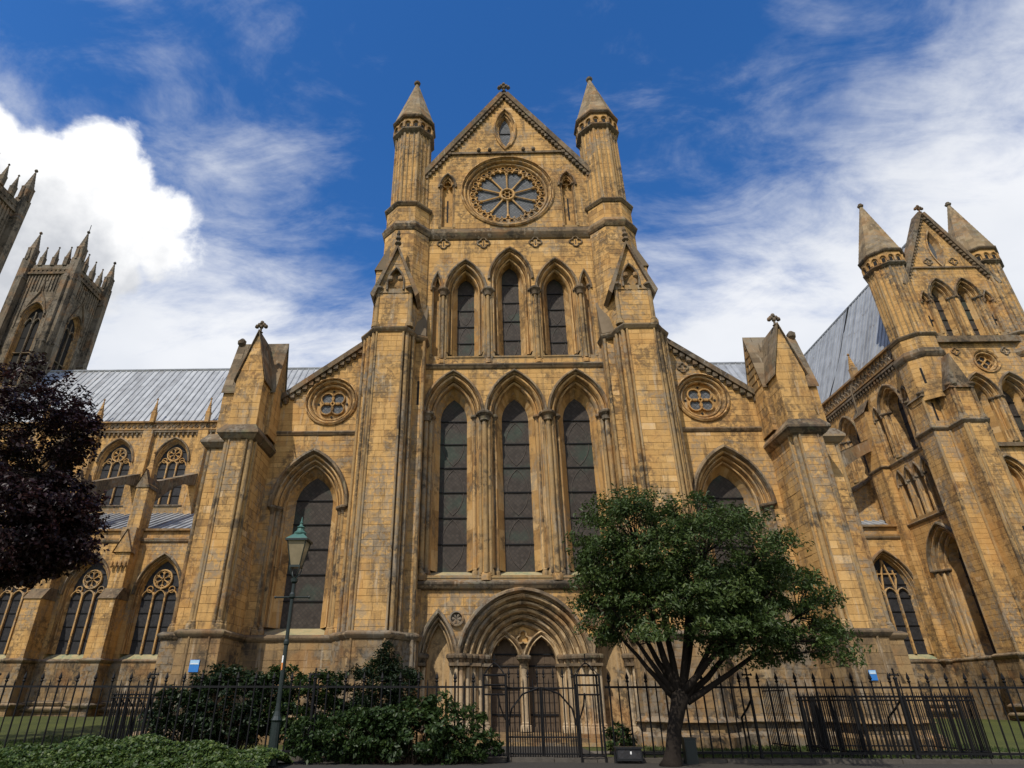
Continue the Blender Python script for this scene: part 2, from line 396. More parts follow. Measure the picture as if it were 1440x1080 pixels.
class Building:
    def __init__(s, name, loc, label, cat, group=None):
        s.root = empty(name, loc, label, cat, group); s.blocks = []; s.mb = {}
    def part(s, key): return s.mb.setdefault(key, MB())
    def finish(s, mats, nbig=300, block_mat=M_STONE, name='stone_block', minpx=10):
        cand = []
        for i, (vs, tone, N, zmid) in enumerate(s.blocks):
            pts = [project(p) for p in vs[:4]]
            xs = [p[0] for p in pts]; ys = [p[1] for p in pts]
            cx, cy = sum(xs) / 4, sum(ys) / 4
            if not (5 < cx < 1435 and 5 < cy < 915): continue
            if ((cx - 985) / 215) ** 2 + ((cy - 805) / 140) ** 2 < 1: continue
            if cx < 160 and cy > 480: continue
            ctr = (Vector(vs[0]) + Vector(vs[2])) / 2
            if N.dot(Vector((CX, CY, CZ)) - ctr) <= 0: continue
            if max(max(xs) - min(xs), max(ys) - min(ys)) < minpx: continue
            ar = abs(sum(pts[k][0] * pts[(k + 1) % 4][1] - pts[(k + 1) % 4][0] * pts[k][1] for k in range(4))) / 2
            cand.append((ar, i))
        cand.sort(reverse=True); big = {i for _, i in cand[:nbig]}
        rest = MB(); low = MB()
        F = [(0, 1, 2, 3), (0, 4, 5, 1), (1, 5, 6, 2), (2, 6, 7, 3), (3, 7, 4, 0)]
        for i, (vs, tone, N, zm) in enumerate(s.blocks):
            mt = M_PLINTH if zm < 2.86 and block_mat is M_STONE else block_mat
            if i in big:
                m = MB(); m.add(vs, F, tone); m.build(name, mt, s.root)
            else: (low if mt is M_PLINTH else rest).add(vs, F, tone)
        rest.build('stonework', block_mat, s.root, kind='stuff'); low.build('plinth_stonework', M_PLINTH, s.root, kind='stuff')
        for k, (mat, sm) in mats.items():
            if k in s.mb: s.mb[k].build(k, mat, s.root, smooth=sm)

def ashlar(B, fr, z0, z1, L, R, holes=(), ch=.25, bl=(.32, .72), d=0., proud=.012, wall='wall', backing=True, tbias=0.):
    Lf = L if callable(L) else (lambda z: L); Rf = R if callable(R) else (lambda z: R)
    n = max(1, round((z1 - z0) / ch)); hs_ = [random.uniform(.8, 1.22) for _ in range(n)]; tot = sum(hs_); cz_ = [z0]
    for q in hs_: cz_.append(cz_[-1] + q * (z1 - z0) / tot)
    gp = .0022; bv = .004
    for k in range(n):
        a, b = cz_[k], cz_[k + 1]; mid = (a + b) / 2; e = 1e-4
        A = free_iv(Lf(a), Rf(a), [q(a + e) for q in holes]); Bv = free_iv(Lf(b), Rf(b), [q(b - e) for q in holes])
        hm = [q(mid) for q in holes]
        if len(A) != len(Bv):
            hs = []
            for q in holes:
                t = [x for x in (q(a + e), q(mid), q(b - e)) if x]
                if t: hs.append((min(x[0] for x in t), max(x[1] for x in t)))
            A = Bv = free_iv(max(Lf(a), Lf(b)), min(Rf(a), Rf(b)), hs)
        for (l0, r0_), (l1, r1) in zip(A, Bv):
            if min(r0_ - l0, r1 - l1) < .04: continue
            lo, hi = max(l0, l1), min(r0_, r1)
            cuts = []; u = lo + random.uniform(.12, bl[1])
            while u < hi - .16: cuts.append(u); u += random.uniform(*bl)
            eb = [(l0, l1)] + [(c, c) for c in cuts] + [(r0_, r1)]
            for (p0, p1), (q0, q1) in zip(eb[:-1], eb[1:]):
                pr = random.uniform(.001, proud * .55) if random.random() > .03 else -.006
                tone = min(1, max(0, random.gauss(.52 + tbias, .09)))
                if random.random() < .03: tone = random.uniform(.8, .95)
                if random.random() < .025: tone = random.uniform(.1, .25)
                f = [fr.p(p0 + gp + bv, a + gp + bv, d + pr), fr.p(q0 - gp - bv, a + gp + bv, d + pr), fr.p(q1 - gp - bv, b - gp - bv, d + pr), fr.p(p1 + gp + bv, b - gp - bv, d + pr),
                     fr.p(p0 + gp, a + gp, d - .03), fr.p(q0 - gp, a + gp, d - .03), fr.p(q1 - gp, b - gp, d - .03), fr.p(p1 + gp, b - gp, d - .03)]
                B.blocks.append((f, tone, fr.N, mid))
    if backing:
        mb = B.part(wall); m = max(1, int((z1 - z0) / .1)); hh = (z1 - z0) / m
        for k in range(m):
            a = z0 + k * hh; b = a + hh; e = 1e-4
            A = free_iv(Lf(a), Rf(a), [q(a + e) for q in holes]); Bv = free_iv(Lf(b), Rf(b), [q(b - e) for q in holes])
            if len(A) != len(Bv):
                hs = []
                for q in holes:
                    t = [q(a + e), q(b - e)]
                    if all(t): hs.append((max(x[0] for x in t), min(x[1] for x in t)))
                A = Bv = free_iv(max(Lf(a), Lf(b)), min(Rf(a), Rf(b)), [x for x in hs if x[1] > x[0]])
            for (l0, r0_), (l1, r1) in zip(A, Bv):
                mb.add([fr.p(l0, a, d - .007), fr.p(r0_, a, d - .007), fr.p(r1, b, d - .007), fr.p(l1, b, d - .007)], [(0, 1, 2, 3)], .5)

def clad(B, plan, z0, z1, skip=(), closed=True, **kw):
    n = len(plan)
    for i in range(n if closed else n - 1):
        if i in skip: continue
        a = plan[i]; b = plan[(i + 1) % n]; L = math.hypot(b[0] - a[0], b[1] - a[1])
        ashlar(B, Frame((a[0], a[1], 0), (b[0] - a[0], b[1] - a[1])), z0, z1, 0, L, **kw)

def offset_line(plan, d, closed=False):
    n = len(plan); out = []
    for i in range(n):
        ns = []
        for a, b in ((i - 1, i), (i, i + 1)):
            if not closed and (a < 0 or b >= n): continue
            p, q = plan[a % n], plan[b % n]; L = math.hypot(q[0] - p[0], q[1] - p[1])
            ns.append(((q[1] - p[1]) / L, -(q[0] - p[0]) / L))
        if len(ns) == 1: nx, ny = ns[0]
        else:
            nx, ny = ns[0][0] + ns[1][0], ns[0][1] + ns[1][1]; q = (nx * ns[0][0] + ny * ns[0][1]); q = max(q, .25); nx, ny = nx / q, ny / q
        out.append((plan[i][0] + nx * d, plan[i][1] + ny * d))
    return out
STRING = [(-.02, -.16), (.05, -.12), (.10, -.05), (.13, .0), (.13, .05), (.0, .13), (-.02, .13)]
def band(mb, plan, z, prof=STRING, closed=False, k=1.0, tone=None):
    rings = [[(x, y, z + pz * k) for x, y in offset_line(plan, pd * k, closed)] for pd, pz in prof]
    for A, Bq in zip(rings[:-1], rings[1:]): mb.loft(A, Bq, closed, rnd=tone is None, tone=tone)
    if not closed:
        for e in (0, -1): mb.add([r[e] for r in rings], [tuple(range(len(rings)))] , .4)

def sweep_arch(mb, fr, uc, a, zs, r, prof, zb=None, na=12, nj=6):
    rings = [[fr.p(u, z, d) for u, z in arc(a, zs, r, e, zb, uc, na, nj)] for e, d in prof]
    for A, Bq in zip(rings[:-1], rings[1:]):
        tn = [random.random() for _ in A]; n = len(A); b = len(mb.v)
        mb.v += [tuple(p) for p in A] + [tuple(p) for p in Bq]
        for i in range(n - 1): mb.f.append((b + i, b + i + 1, b + n + i + 1, b + n + i)); mb.t.append(tn[i // 2])
HOOD = [(.15, -.02), (.15, .05), (.11, .12), (.04, .13), (.0, .06), (-.02, -.03)]
def hood(parent, fr, uc, a, zs, r, k=1.0, mat=None, name='hood_mould'):
    m = MB(); sweep_arch(m, fr, uc, a, zs, r, [(e * k, d * k) for e, d in HOOD]); return m.build(name, mat or M_CRUST, parent)
def orders(n, w, dd, d0=0.):
    """stepped arch section: flat, hollow, roll, step, n times"""
    P = [(0, d0)]
    for i in range(n):
        x, d = -w * i, d0 - dd * i
        P += [(x - .14 * w, d), (x - .20 * w, d - .75 * dd), (x - .28 * w, d - .80 * dd)]
        cx, cd, rr = x - .56 * w, d - .34 * dd, .30 * w
        for k in range(6):
            t = .25 + k * 2.4 / 5; P.append((cx + rr * math.cos(t), cd + rr * .85 * math.sin(t)))
        P += [(x - w, d - .62 * dd), (x - w, d - dd)]
    return P
SHAFTS = {}
def shaft(parent, x, y, z0, z1, r, mat=None, cap=True, base=True, ring=None, capk=1.0, cmat=None):
    key = (round(z1 - z0, 3), r, base, mat.name if mat else '')
    if key not in SHAFTS:
        m = MB(); H = z1 - z0; pf = []
        if base: pf = [(r * 2.0, 0), (r * 2.0, .10), (r * 1.9, .16), (r * 1.45, .19), (r * 1.55, .23), (r, .27)]
        else: pf = [(r, 0)]
        pf += [(r, H * .4), (r, H * .7), (r, H)]
        m.lathe(0, 0, pf, 10, .42); SHAFTS[key] = m.mesh('shaft', mat or M_SHAFT, False)
    me, o = SHAFTS[key]
    ob = link('shaft', me, Vector((x, y, z0)), parent)
    if cap:
        kc = ('cap', r, capk)
        if kc not in SHAFTS:
            m = MB(); k = capk
            m.lathe(0, 0, [(r * 1.02, 0), (r * 1.25, .02 * k), (r * 1.05, .05 * k), (r * 1.5, .16 * k), (r * 2.3, .25 * k), (r * 2.7, .27 * k), (r * 2.8, .34 * k), (r * 2.4, .39 * k), (r * 1.7, .40 * k)], 10, .22)
            SHAFTS[kc] = m.mesh('capital', cmat or M_CRUST, False)
        link('capital', SHAFTS[kc][0], Vector((x, y, z1 - .05)), parent)
    return ob

def pane_rows(fr, parent, wfun, z0, z1, rows, d, mat, name='pane'):
    """glass between two saddle bars, row by row; wfun(z) gives the clear opening"""
    zz = [z0 + (z1 - z0) * k / rows for k in range(rows + 1)]
    for a, b in zip(zz[:-1], zz[1:]):
        m = MB(); n = 5
        for k in range(n):
            p, q = a + (b - a) * k / n, a + (b - a) * (k + 1) / n
            i0, i1 = wfun(p + 1e-4), wfun(q - 1e-4)
            if i0 is None: continue
            if i1 is None: i1 = ((i0[0] + i0[1]) / 2,) * 2
            m.add([fr.p(i0[0], p, d), fr.p(i0[1], p, d), fr.p(i1[1], q, d), fr.p(i1[0], q, d)], [(0, 1, 2, 3)], .5)
        m.build(name, mat, parent)
    for z in zz[1:-1]:
        i0 = wfun(z)
        if i0:
            m = MB(); m.fbox(fr, i0[0], i0[1], z - .018, z + .018, d + .005, d + .04, .5); m.build('saddle_bar', M_IRON, parent)
def vesica_pts(a, hh, n=8):
    R = (a * a + hh * hh) / (2 * a); c = R - a; ph = math.asin(min(1, hh / R)); L = []
    for k in range(n + 1):
        t = -ph + 2 * ph * k / n; L.append((R * math.cos(t) - c, R * math.sin(t)))
    return L + [(-u, z) for u, z in L[1:-1][::-1]]
def ribbon(mb, fr, pts, wd, d0, d1, closed=True, tone=None):
    """a bar of width wd following pts (u, z) and standing from depth d0 to d1"""
    n = len(pts); inn, out = [], []
    for i in range(n):
        if closed: a, b = pts[i - 1], pts[(i + 1) % n]
        else: a, b = pts[max(i - 1, 0)], pts[min(i + 1, n - 1)]
        tx, tz = b[0] - a[0], b[1] - a[1]; L = math.hypot(tx, tz) or 1; nx, nz = -tz / L, tx / L
        inn.append((pts[i][0] + nx * wd / 2, pts[i][1] + nz * wd / 2)); out.append((pts[i][0] - nx * wd / 2, pts[i][1] - nz * wd / 2))
    r = [[fr.p(u, z, d) for u, z in q] for q, d in ((out, d0), (out, d1 - wd * .3), ([((a[0] * 3 + b[0]) / 4, (a[1] * 3 + b[1]) / 4) for a, b in zip(out, inn)], d1), ([((a[0] + 3 * b[0]) / 4, (a[1] + 3 * b[1]) / 4) for a, b in zip(out, inn)], d1), (inn, d1 - wd * .3), (inn, d0))]
    tn = random.random() if tone is None else tone
    for A, Bq in zip(r[:-1], r[1:]): mb.loft(A, Bq, closed, tone=tn)

def lancet(B, fr, uc, a, zs, rise, gb, g, gzs, gr, depth=.7, nord=2, rows=6, shafts=2, sr=.06, cap_z=None, sill=.35, glass=None, pattern=True, hoodk=1.0, name='lancet_window', label=None, na=12, shaft_base=None, flush_sill=True, capk=.8):
    """moulded pointed window: arch orders, splayed reveal, shafts with capitals, glass in rows. Returns the hole it needs."""
    w_tot = (a - g) * .62; w = w_tot / nord; dd = depth * .6 / nord
    m = MB(); prof = orders(nord, w, dd); sweep_arch(m, fr, uc, a, zs, rise, prof, gb - .02, na, 8)
    e_in, d_in = prof[-1]
    A = [fr.p(u, z, d_in) for u, z in arc(a, zs, rise, e_in, gb - .02, uc, na, 8)]
    G = [fr.p(u, z, -depth) for u, z in arc(g, gzs, gr, 0, gb - .02, uc, na, 8)]
    n = len(A); b = len(m.v); m.v += [tuple(p) for p in A] + [tuple(p) for p in G]
    for i in range(n - 1): m.f.append((b + i, b + i + 1, b + n + i + 1, b + n + i)); m.t.append(random.uniform(.3, .9))
    win = m.build(name, M_TRIM, B.root, label=label)
    s = MB(); s.add([fr.p(uc - a, gb - .02 - sill, .02), fr.p(uc + a, gb - .02 - sill, .02), fr.p(uc + a, gb - .02, -depth), fr.p(uc - a, gb - .02, -depth)], [(0, 1, 2, 3)], .6)
    s.add([fr.p(uc - a, gb - .02 - sill, .02), fr.p(uc - a, gb - .02, -depth), fr.p(uc - a, gb - .02, 0)], [(0, 1, 2)], .6)
    s.add([fr.p(uc + a, gb - .02 - sill, .02), fr.p(uc + a, gb - .02, 0), fr.p(uc + a, gb - .02, -depth)], [(0, 1, 2)], .6)
    s.build('sill', M_SILL, win)
    if hoodk: hood(win, fr, uc, a, zs, rise, hoodk)
    wf = hole_arch(uc, g + .01, gzs, gr + .01, gb - .03)
    pane_rows(fr, win, wf, gb - .03, gzs + gr + .005, rows, -depth + .015, glass or M_GLASS)
    if pattern:
        H = (gzs + gr - gb) / rows
        for k in range(rows):
            zc_ = gb + H * (k + 1.0)
            if k % 2 or zc_ + H * .8 > gzs + gr * .6: continue
            mm = MB(); ribbon(mm, fr, [(uc + u, zc_ + z) for u, z in vesica_pts(g * .80, H * .92)], .03, -depth + .016, -depth + .035)
            mm.build('glazing_bar', M_LEADBAR, win)
    cz = cap_z if cap_z is not None else zs
    zb = gb - sill + .15 if shaft_base is None else shaft_base
    for sgn in (-1, 1):
        for k in range(shafts):
            u = uc + sgn * (a - w * (k + .42) + (.02 if k == 0 else 0)); d = -dd * (k + .55) + .04
            q = fr.p(u, 0, d); shaft(win, q.x, q.y, zb, cz - .2, sr, capk=capk)
    return hole_arch(uc, a, zs, rise, gb - .02 - sill)
M_SILL = stone_mat('sill_with_verdigris', [(.1, (.22, .17, .09)), (.5, (.36, .29, .15)), (.95, (.42, .40, .26))], (.12, .20, .13), .8, .5)
M_LEADBAR = plain('glazing_lead', (.065, .052, .042), .6, 0, .3, 10)

# ------------------------------------------------------------------ ground
def smooth(t): t = max(0, min(1, t)); return t * t * (3 - 2 * t)
def ground_z(x, y):
    return .42 * smooth((abs(x + .3) - 9.5) / 5) * smooth((y - .5) / 9)
gm = MB()
xs = [-900, -300, -120, -70, -50, -40] + [x * 2 for x in range(-17, 21)] + [50, 70, 120, 300, 900]
ys = [-900, -200, -60, -30, -20, -14, -10, -8, -6.4, -5, -4, -3, -2, -1, 0, 1, 2, 3, 4, 5, 6, 7, 8, 9, 10, 12, 14, 20, 30, 60, 120, 300, 900]
gm.v = [(x, y, ground_z(x, y) - .012) for y in ys for x in xs]; nx = len(xs)
for j in range(len(ys) - 1):
    for i in range(nx - 1): gm.f.append((j * nx + i, j * nx + i + 1, (j + 1) * nx + i + 1, (j + 1) * nx + i)); gm.t.append(.5)
gm.build('lawn', M_GRASS, kind='structure', smooth=True)
m = MB(); m.box(-60, 60, -12.5, -5.9, -.3, .0, .5); m.build('pavement', M_PAVE, kind='structure')
m = MB(); m.box(-200, 200, -40, -12.6, -.4, -.13, .5); m.build('road', M_ASPH, kind='structure')
M_KERB = plain('dark_kerb_stone', (.085, .075, .062), .9, 0, .45, 6, .5, .2)
kerb = empty('kerb', (0, -5.7, 0), 'low stone kerb running under the black iron railings', 'kerb'); kerb['kind'] = 'structure'; del kerb['category']
x = -16.
while x < 17:
    m = MB(); m.box(x + .006, x + .894, -5.88 + random.uniform(-.01, .01), -5.52, -.1, .075 + random.uniform(-.008, .008)); m.build('kerb_stone', M_KERB, kerb); x += .9
def sheet(name, pts, mat, dz=.006, **kw):
    m = MB(); n = len(pts)
    m.add([(x, y, ground_z(x, y) + dz) for x, y in pts], [tuple(range(n))], .5); return m.build(name, mat, **kw)
m = MB()
for i in range(40):
    x0, x1 = -30 + i * 1.5, -30 + (i + 1) * 1.5
    m.add([(x0, -2.6, .004 + ground_z(x0, -2.6)), (x1, -2.6, .004 + ground_z(x1, -2.6)), (x1, -3.6, .004 + ground_z(x1, -3.6)), (x0, -3.6, .004 + ground_z(x0, -3.6))], [(0, 1, 2, 3)], .5)
m.build('gravel_path', M_PATH, kind='structure')
sheet('door_path', [(-1.3, -5.5), (1.4, -5.5), (1.4, -.9), (-1.3, -.9)], M_PAVE, .008, kind='structure')

# ------------------------------------------------------------------ main transept
T = Building('church_transept', (0, 0, 0), 'tall central golden limestone church front with round rose window and twin conical turrets', 'church front')
FR = Frame((0, 0, 0), (1, 0))
BX = 4.5           # turret centres

def blind_arch(B, fr, uc, a, zs, r, zb, dep, name='blind_arch', foil=False, cap=True, back=True, nord=1, mat=None, hoodk=.7, sr=.05):
    m = MB(); w = a * .34 / nord; prof = orders(nord, w, dep * .8 / nord); sweep_arch(m, fr, uc, a, zs, r, prof, zb, 8, 3)
    e, d = prof[-1]; ai = a + e
    A = [fr.p(u, z, d) for u, z in arc(a, zs, r, e, zb, uc, 8, 3)]; G = [fr.p(u, z, -dep) for u, z in arc(a, zs, r, e, zb, uc, 8, 3)]
    m.loft(A, G, tone=.5)
    pf = [fr.p(u, z, -dep) for u, z in arc(a, zs, r, e, zb, uc, 8, 3)]
    m.add(pf, [tuple(range(len(pf)))[::-1]], .55)
    o = m.build(name, mat or M_TRIM, B.root)
    if hoodk: hood(o, fr, uc, a, zs, r, hoodk)
    if cap:
        for sg in (-1, 1):
            q = fr.p(uc + sg * (a - .01), 0, -dep * .25); shaft(o, q.x, q.y, zb, zs, sr, capk=.7)
    return o

def quatrefoil(B, fr, uc, zc_, r, d=0., name='quatrefoil'):
    m = MB()
    for k in range(4):
        t = pi / 2 * k; cx, cz = uc + r * .55 * math.cos(t), zc_ + r * .55 * math.sin(t)
        pts = []
        for j in range(9):
            s_ = t - 2.0 + 4.0 * j / 8; pts.append((cx + r * .45 * math.cos(s_), cz + r * .45 * math.sin(s_)))
        ribbon(m, fr, pts, .07, d - .02, d + .06, False, .35)
    o = m.build(name, M_CRUST, B.root)
    mm = MB(); ribbon(mm, fr, [(uc, zc_ - r * .45), (uc, zc_ + r * .45)], .05, d - .02, d + .03, False, .3); mm.build('foil_boss', M_CRUST, o)

# --- central walls
hB = []
for uc in (-2.37, 0, 2.37):
    hB.append(lancet(T, FR, uc, 1.07, 10.75, 1.76, 5.13, .50, 10.82, .9, depth=.85, nord=2, rows=7, shafts=2, sr=.06, sill=.34, hoodk=.8, shaft_base=4.86,
                     label={-2.37: 'left of the three tall middle-storey lancets', 0: 'centre of the three tall middle-storey lancets', 2.37: 'right tall lancet, its foot behind the green tree'}[uc]))
ashlar(T, FR, 4.55, 12.72, -3.46, 3.46, hB, ch=.235)
hC = []
for uc in (-1.92, 1.92):
    hC.append(lancet(T, FR, uc, .82, 16.4, 1.55, 13.5, .345, 17.0, .52, depth=.8, nord=2, rows=5, shafts=1, sr=.05, sill=.3, hoodk=.8, shaft_base=13.2))
hC.append(lancet(T, FR, 0, .86, 16.98, 1.6, 13.5, .35, 17.55, .6, depth=.8, nord=2, rows=5, shafts=1, sr=.05, sill=.3, hoodk=.8, cap_z=16.45, shaft_base=13.2))
ns = []
for sg in (-1, 1):
    blind_arch(T, FR, sg * 3.1, .2, 16.45, .85, 13.2, .3, hoodk=.6, sr=.05); ns.append(hole_arch(sg * 3.1, .2, 16.45, .85, 13.2))
ashlar(T, FR, 12.86, 19.1, -3.75, 3.75, hC + ns, ch=.24)
for u in (-2.88, -1.13, 1.13, 2.88): quatrefoil(T, FR, u, 18.93, .27)

def cluster(u, z0, z1, r, k):
    m = MB(); q = FR.p(u, 0, .05); H = r * 3.2
    m.lathe(q.x, q.y + .09, [(r * 2.2, z0), (r * 2.2, z0 + H * .5), (r * 2.0, z0 + H * .8), (r * 1.5, z0 + H), (r * 1.2, z0 + H * 1.1)], 10, .5); o = m.build('pier_base', M_TRIM, T.root)
    for du, dd in ((0, .06), (-r * 1.9, -.02), (r * 1.9, -.02)):
        p = FR.p(u + du, 0, dd); shaft(o, p.x, p.y, z0 + H * .9, z1 - .25, r if du == 0 else r * .7, cap=False, base=False)
    m = MB(); m.lathe(q.x, q.y + .03, [(r * 2.0, z1 - .30), (r * 2.2, z1 - .27), (r * 1.9, z1 - .24), (r * 2.3, z1 - .12), (r * 3.0, z1 - .05), (r * 3.3, z1 - .03), (r * 3.4, z1 + .04), (r * 2.9, z1 + .08), (r * 2.2, z1 + .1)], 12, .2); m.build('pier_capital', M_CRUST, o)
for u in (-3.36, -1.185, 1.185, 3.36): cluster(u, 4.68, 10.72, .085, 1)
for u in (-2.84, -.985, .985, 2.84): cluster(u, 12.92, 16.42, .068, 1)
# --- rose gable
ROZ = 22.0
gl = lambda z: -3.75 if z < 22.95 else -3.75 * (28.4 - z) / 5.45
gr_ = lambda z: -gl(z)
hD = [hole_circ(0, ROZ, 2.08), hole_ves(0, 26.05, .50, 1.35)]
for sg in (-1, 1):
    blind_arch(T, FR, sg * 2.76, .34, 22.25, .8, 19.85, .28, hoodk=.7, name='blind_lancet'); hD.append(hole_arch(sg * 2.76, .34, 22.25, .8, 19.85))
    m = MB(); m.fbox(FR, sg * 2.76 - .035, sg * 2.76 + .035, 20.4, 21.7, -.285, -.27, .1); m.build('slit_opening', M_DARK, T.root)
    m = MB()
    for k in range(3):
        t = pi / 2 + (k - 1) * 1.9; c = (sg * 2.76 + .1 * math.cos(t), 22.55 + .1 * math.sin(t))
        ribbon(m, FR, [(c[0] + .1 * math.cos(t - 1.6 + j * .4), c[1] + .1 * math.sin(t - 1.6 + j * .4)) for j in range(9)], .04, -.27, -.1, False, .4)
    m.build('trefoil_cusp', M_TRIM, T.root)
ashlar(T, FR, 19.8, 24.35, gl, gr_, hD, ch=.24)
ashlar(T, FR, 24.45, 28.3, gl, gr_, hD, ch=.22)
m = MB(); m.fbox(FR, -2.62, 2.62, 24.33, 24.45, -.02, .10, .4); m.build('string_course', M_CRUST, T.root)
for u in (-1.3, -.78, .82, 1.3):
    m = MB(); q = FR.p(u, 24.5, .12); m.lathe(q.x, q.y, [(.02, 24.42), (.09, 24.48), (.10, 24.56), (.05, 24.66)], 7, .2); m.build('carved_boss', M_CRUST, T.root)
def circle_pts(uc, zc_, r, n): return [(uc + r * math.cos(2 * pi * k / n), zc_ + r * math.sin(2 * pi * k / n)) for k in range(n)]
def ring_sweep(mb, fr, uc, zc_, R, prof, n=48):
    rings = [[fr.p(u, z, d) for u, z in circle_pts(uc, zc_, R + e, n)] for e, d in prof]
    for A, Bq in zip(rings[:-1], rings[1:]): mb.loft(Bq, A, True, rnd=True)
def disc(mb, fr, uc, zc_, r, d, n=16, tone=.5):
    mb.add([fr.p(u, z, d) for u, z in circle_pts(uc, zc_, r, n)], [tuple(range(n))], tone)
m = MB(); ring_sweep(m, FR, 0, ROZ, 2.08, [(.08, -.02), (.08, .06), (.02, .1), (0, .02)] + orders(2, .165, .12)[1:] + [(-.35, -.34)])
rose = m.build('rose_window', M_TRIM, T.root, label='large round rose window with ten spokes under the gable')
GZ, GD = ROZ, -.34
# glass petals and stone wheel
for k in range(10):
    a0, a1 = 2 * pi * k / 10 + pi / 2, 2 * pi * (k + 1) / 10 + pi / 2
    mm = MB(); pts = [(.3 * math.cos(a0), .3 * math.sin(a0))] + [(1.52 * math.cos(a0 + (a1 - a0) * j / 6), 1.52 * math.sin(a0 + (a1 - a0) * j / 6)) for j in range(7)] + [(.3 * math.cos(a1), .3 * math.sin(a1))]
    mm.add([FR.p(u, GZ + z, GD + .01) for u, z in pts], [tuple(range(len(pts)))], .5); mm.build('pane', M_GLASSL, rose)
    mm = MB(); p = lambda r: FR.p(r * math.cos(a0), GZ + r * math.sin(a0), GD + .08)
    mm.tube([p(.3), p(.36), p(.4), p(1.2), p(1.24), p(1.34)], [.07, .075, .045, .045, .075, .08], 6, .7); mm.build('spoke', M_TRIM, rose)
    am = (a0 + a1) / 2; mm = MB()
    for t, rr, off in ((am, .15, 1.43), (am - .19, .12, 1.36), (am + .19, .12, 1.36)):
        c = (off * math.cos(t), GZ + off * math.sin(t))
        ribbon(mm, FR, [(c[0] + rr * math.cos(t - 1.5 + j * .375), c[1] + rr * math.sin(t - 1.5 + j * .375)) for j in range(9)], .06, GD, GD + .13, False, .6)
    mm.build('petal_cusp', M_TRIM, rose)
mm = MB(); ring_sweep(mm, FR, 0, GZ, 1.48, [(0, GD), (0, GD + .10), (.27, GD + .10)], 60); mm.build('wheel_rim', M_TRIM, rose)
for k in range(30):
    t = 2 * pi * k / 30; c = (1.61 * math.cos(t), GZ + 1.61 * math.sin(t)); mm = MB()
    disc(mm, FR, c[0], c[1], .08, GD + .112, 8, .1); mm.build('pierced_eye', M_DARK, rose)
    mm = MB(); ribbon(mm, FR, circle_pts(c[0], c[1], .10, 8), .03, GD + .1, GD + .16, True, .6); mm.build('eye_ring', M_TRIM, rose)
mm = MB(); ribbon(mm, FR, circle_pts(0, GZ, .31, 20), .12, GD, GD + .17, True, .7); ribbon(mm, FR, circle_pts(0, GZ, .12, 10), .05, GD, GD + .12, True, .7)
for k in range(6):
    t = pi / 3 * k; ribbon(mm, FR, [(.12 * math.cos(t), GZ + .12 * math.sin(t)), (.28 * math.cos(t), GZ + .28 * math.sin(t))], .05, GD, GD + .12, False, .7)
mm.build('hub', M_TRIM, rose)
mm = MB(); disc(mm, FR, 0, GZ, .3, GD + .02, 16, .2); mm.build('hub_glass', M_DARK, rose)
# vesica
m = MB(); VO = vesica_pts(.50, 1.35); rings = []
for k, d in ((1.12, -.02), (1.12, .08), (1.0, .1), (.94, .0), (.82, -.02), (.78, -.10), (.66, -.10), (.52, -.28)):
    rings.append([FR.p(u * k if k < 1 else u + (.06 if u > 0 else -.06) * (k - 1) * 8, 26.05 + z * (1 - (1 - k) * .62), d) for u, z in VO])
for A, Bq in zip(rings[:-1], rings[1:]): m.loft(Bq, A, True, rnd=True)
ves = m.build('vesica_window', M_TRIM, T.root)
m = MB(); m.add([FR.p(u * .54, 26.05 + z * .72, -.26) for u, z in VO], [tuple(range(len(VO)))], .5); m.build('pane', M_GLASSL, ves)
m = MB(); m.fbox(FR, -.25, .25, 25.98, 26.02, -.26, -.22, .4); m.build('saddle_bar', M_IRON, ves)

def coping(B, fr, p, q, wd=.24, d0=-.45, d1=.2, corb=.26, name='gable_coping', cs=.085):
    """sloping coping from p to q (u, z) with a row of corbels beneath it"""
    L = math.hypot(q[0] - p[0], q[1] - p[1]); t = ((q[0] - p[0]) / L, (q[1] - p[1]) / L); n = (-t[1], t[0])
    if n[1] < 0: n = (-n[0], -n[1])
    m = MB(); N = max(4, int(L / .8))
    for k in range(N):
        a, b = L * k / N + .004, L * (k + 1) / N - .004; tn = random.uniform(.1, .6)
        A = [(p[0] + t[0] * s_ + n[0] * h, p[1] + t[1] * s_ + n[1] * h) for s_, h in ((a, 0), (b, 0), (b, wd), (a, wd))]
        A = A if t[0] > 0 else [A[1], A[0], A[3], A[2]]
        m.add([fr.p(u, z, d1) for u, z in A] + [fr.p(u, z, d0) for u, z in A], [(0, 1, 2, 3), (7, 6, 5, 4), (0, 4, 5, 1), (1, 5, 6, 2), (2, 6, 7, 3), (3, 7, 4, 0)], tn)
    o = m.build(name, M_CRUST, B.root)
    k = int(L / corb); me = None
    for i in range(k):
        s_ = L * (i + .5) / k; u, z = p[0] + t[0] * s_ - n[0] * cs * .9, p[1] + t[1] * s_ - n[1] * cs * .9
        if me is None:
            m = MB(); m.fbox(fr, u - cs, u + cs, z - cs, z + cs, -.01, .14, .35); m.fbox(fr, u - cs * .7, u + cs * .7, z - cs * 1.7, z - cs, -.01, .09, .25)
            me, o0 = m.mesh('corbel', M_CRUST); off = o0 - fr.p(u, z, 0)
        link('corbel', me, fr.p(u, z, 0) + off, o)
    return o
coping(T, FR, (-3.9, 22.78), (0, 28.45)); coping(T, FR, (3.9, 22.78), (0, 28.45))
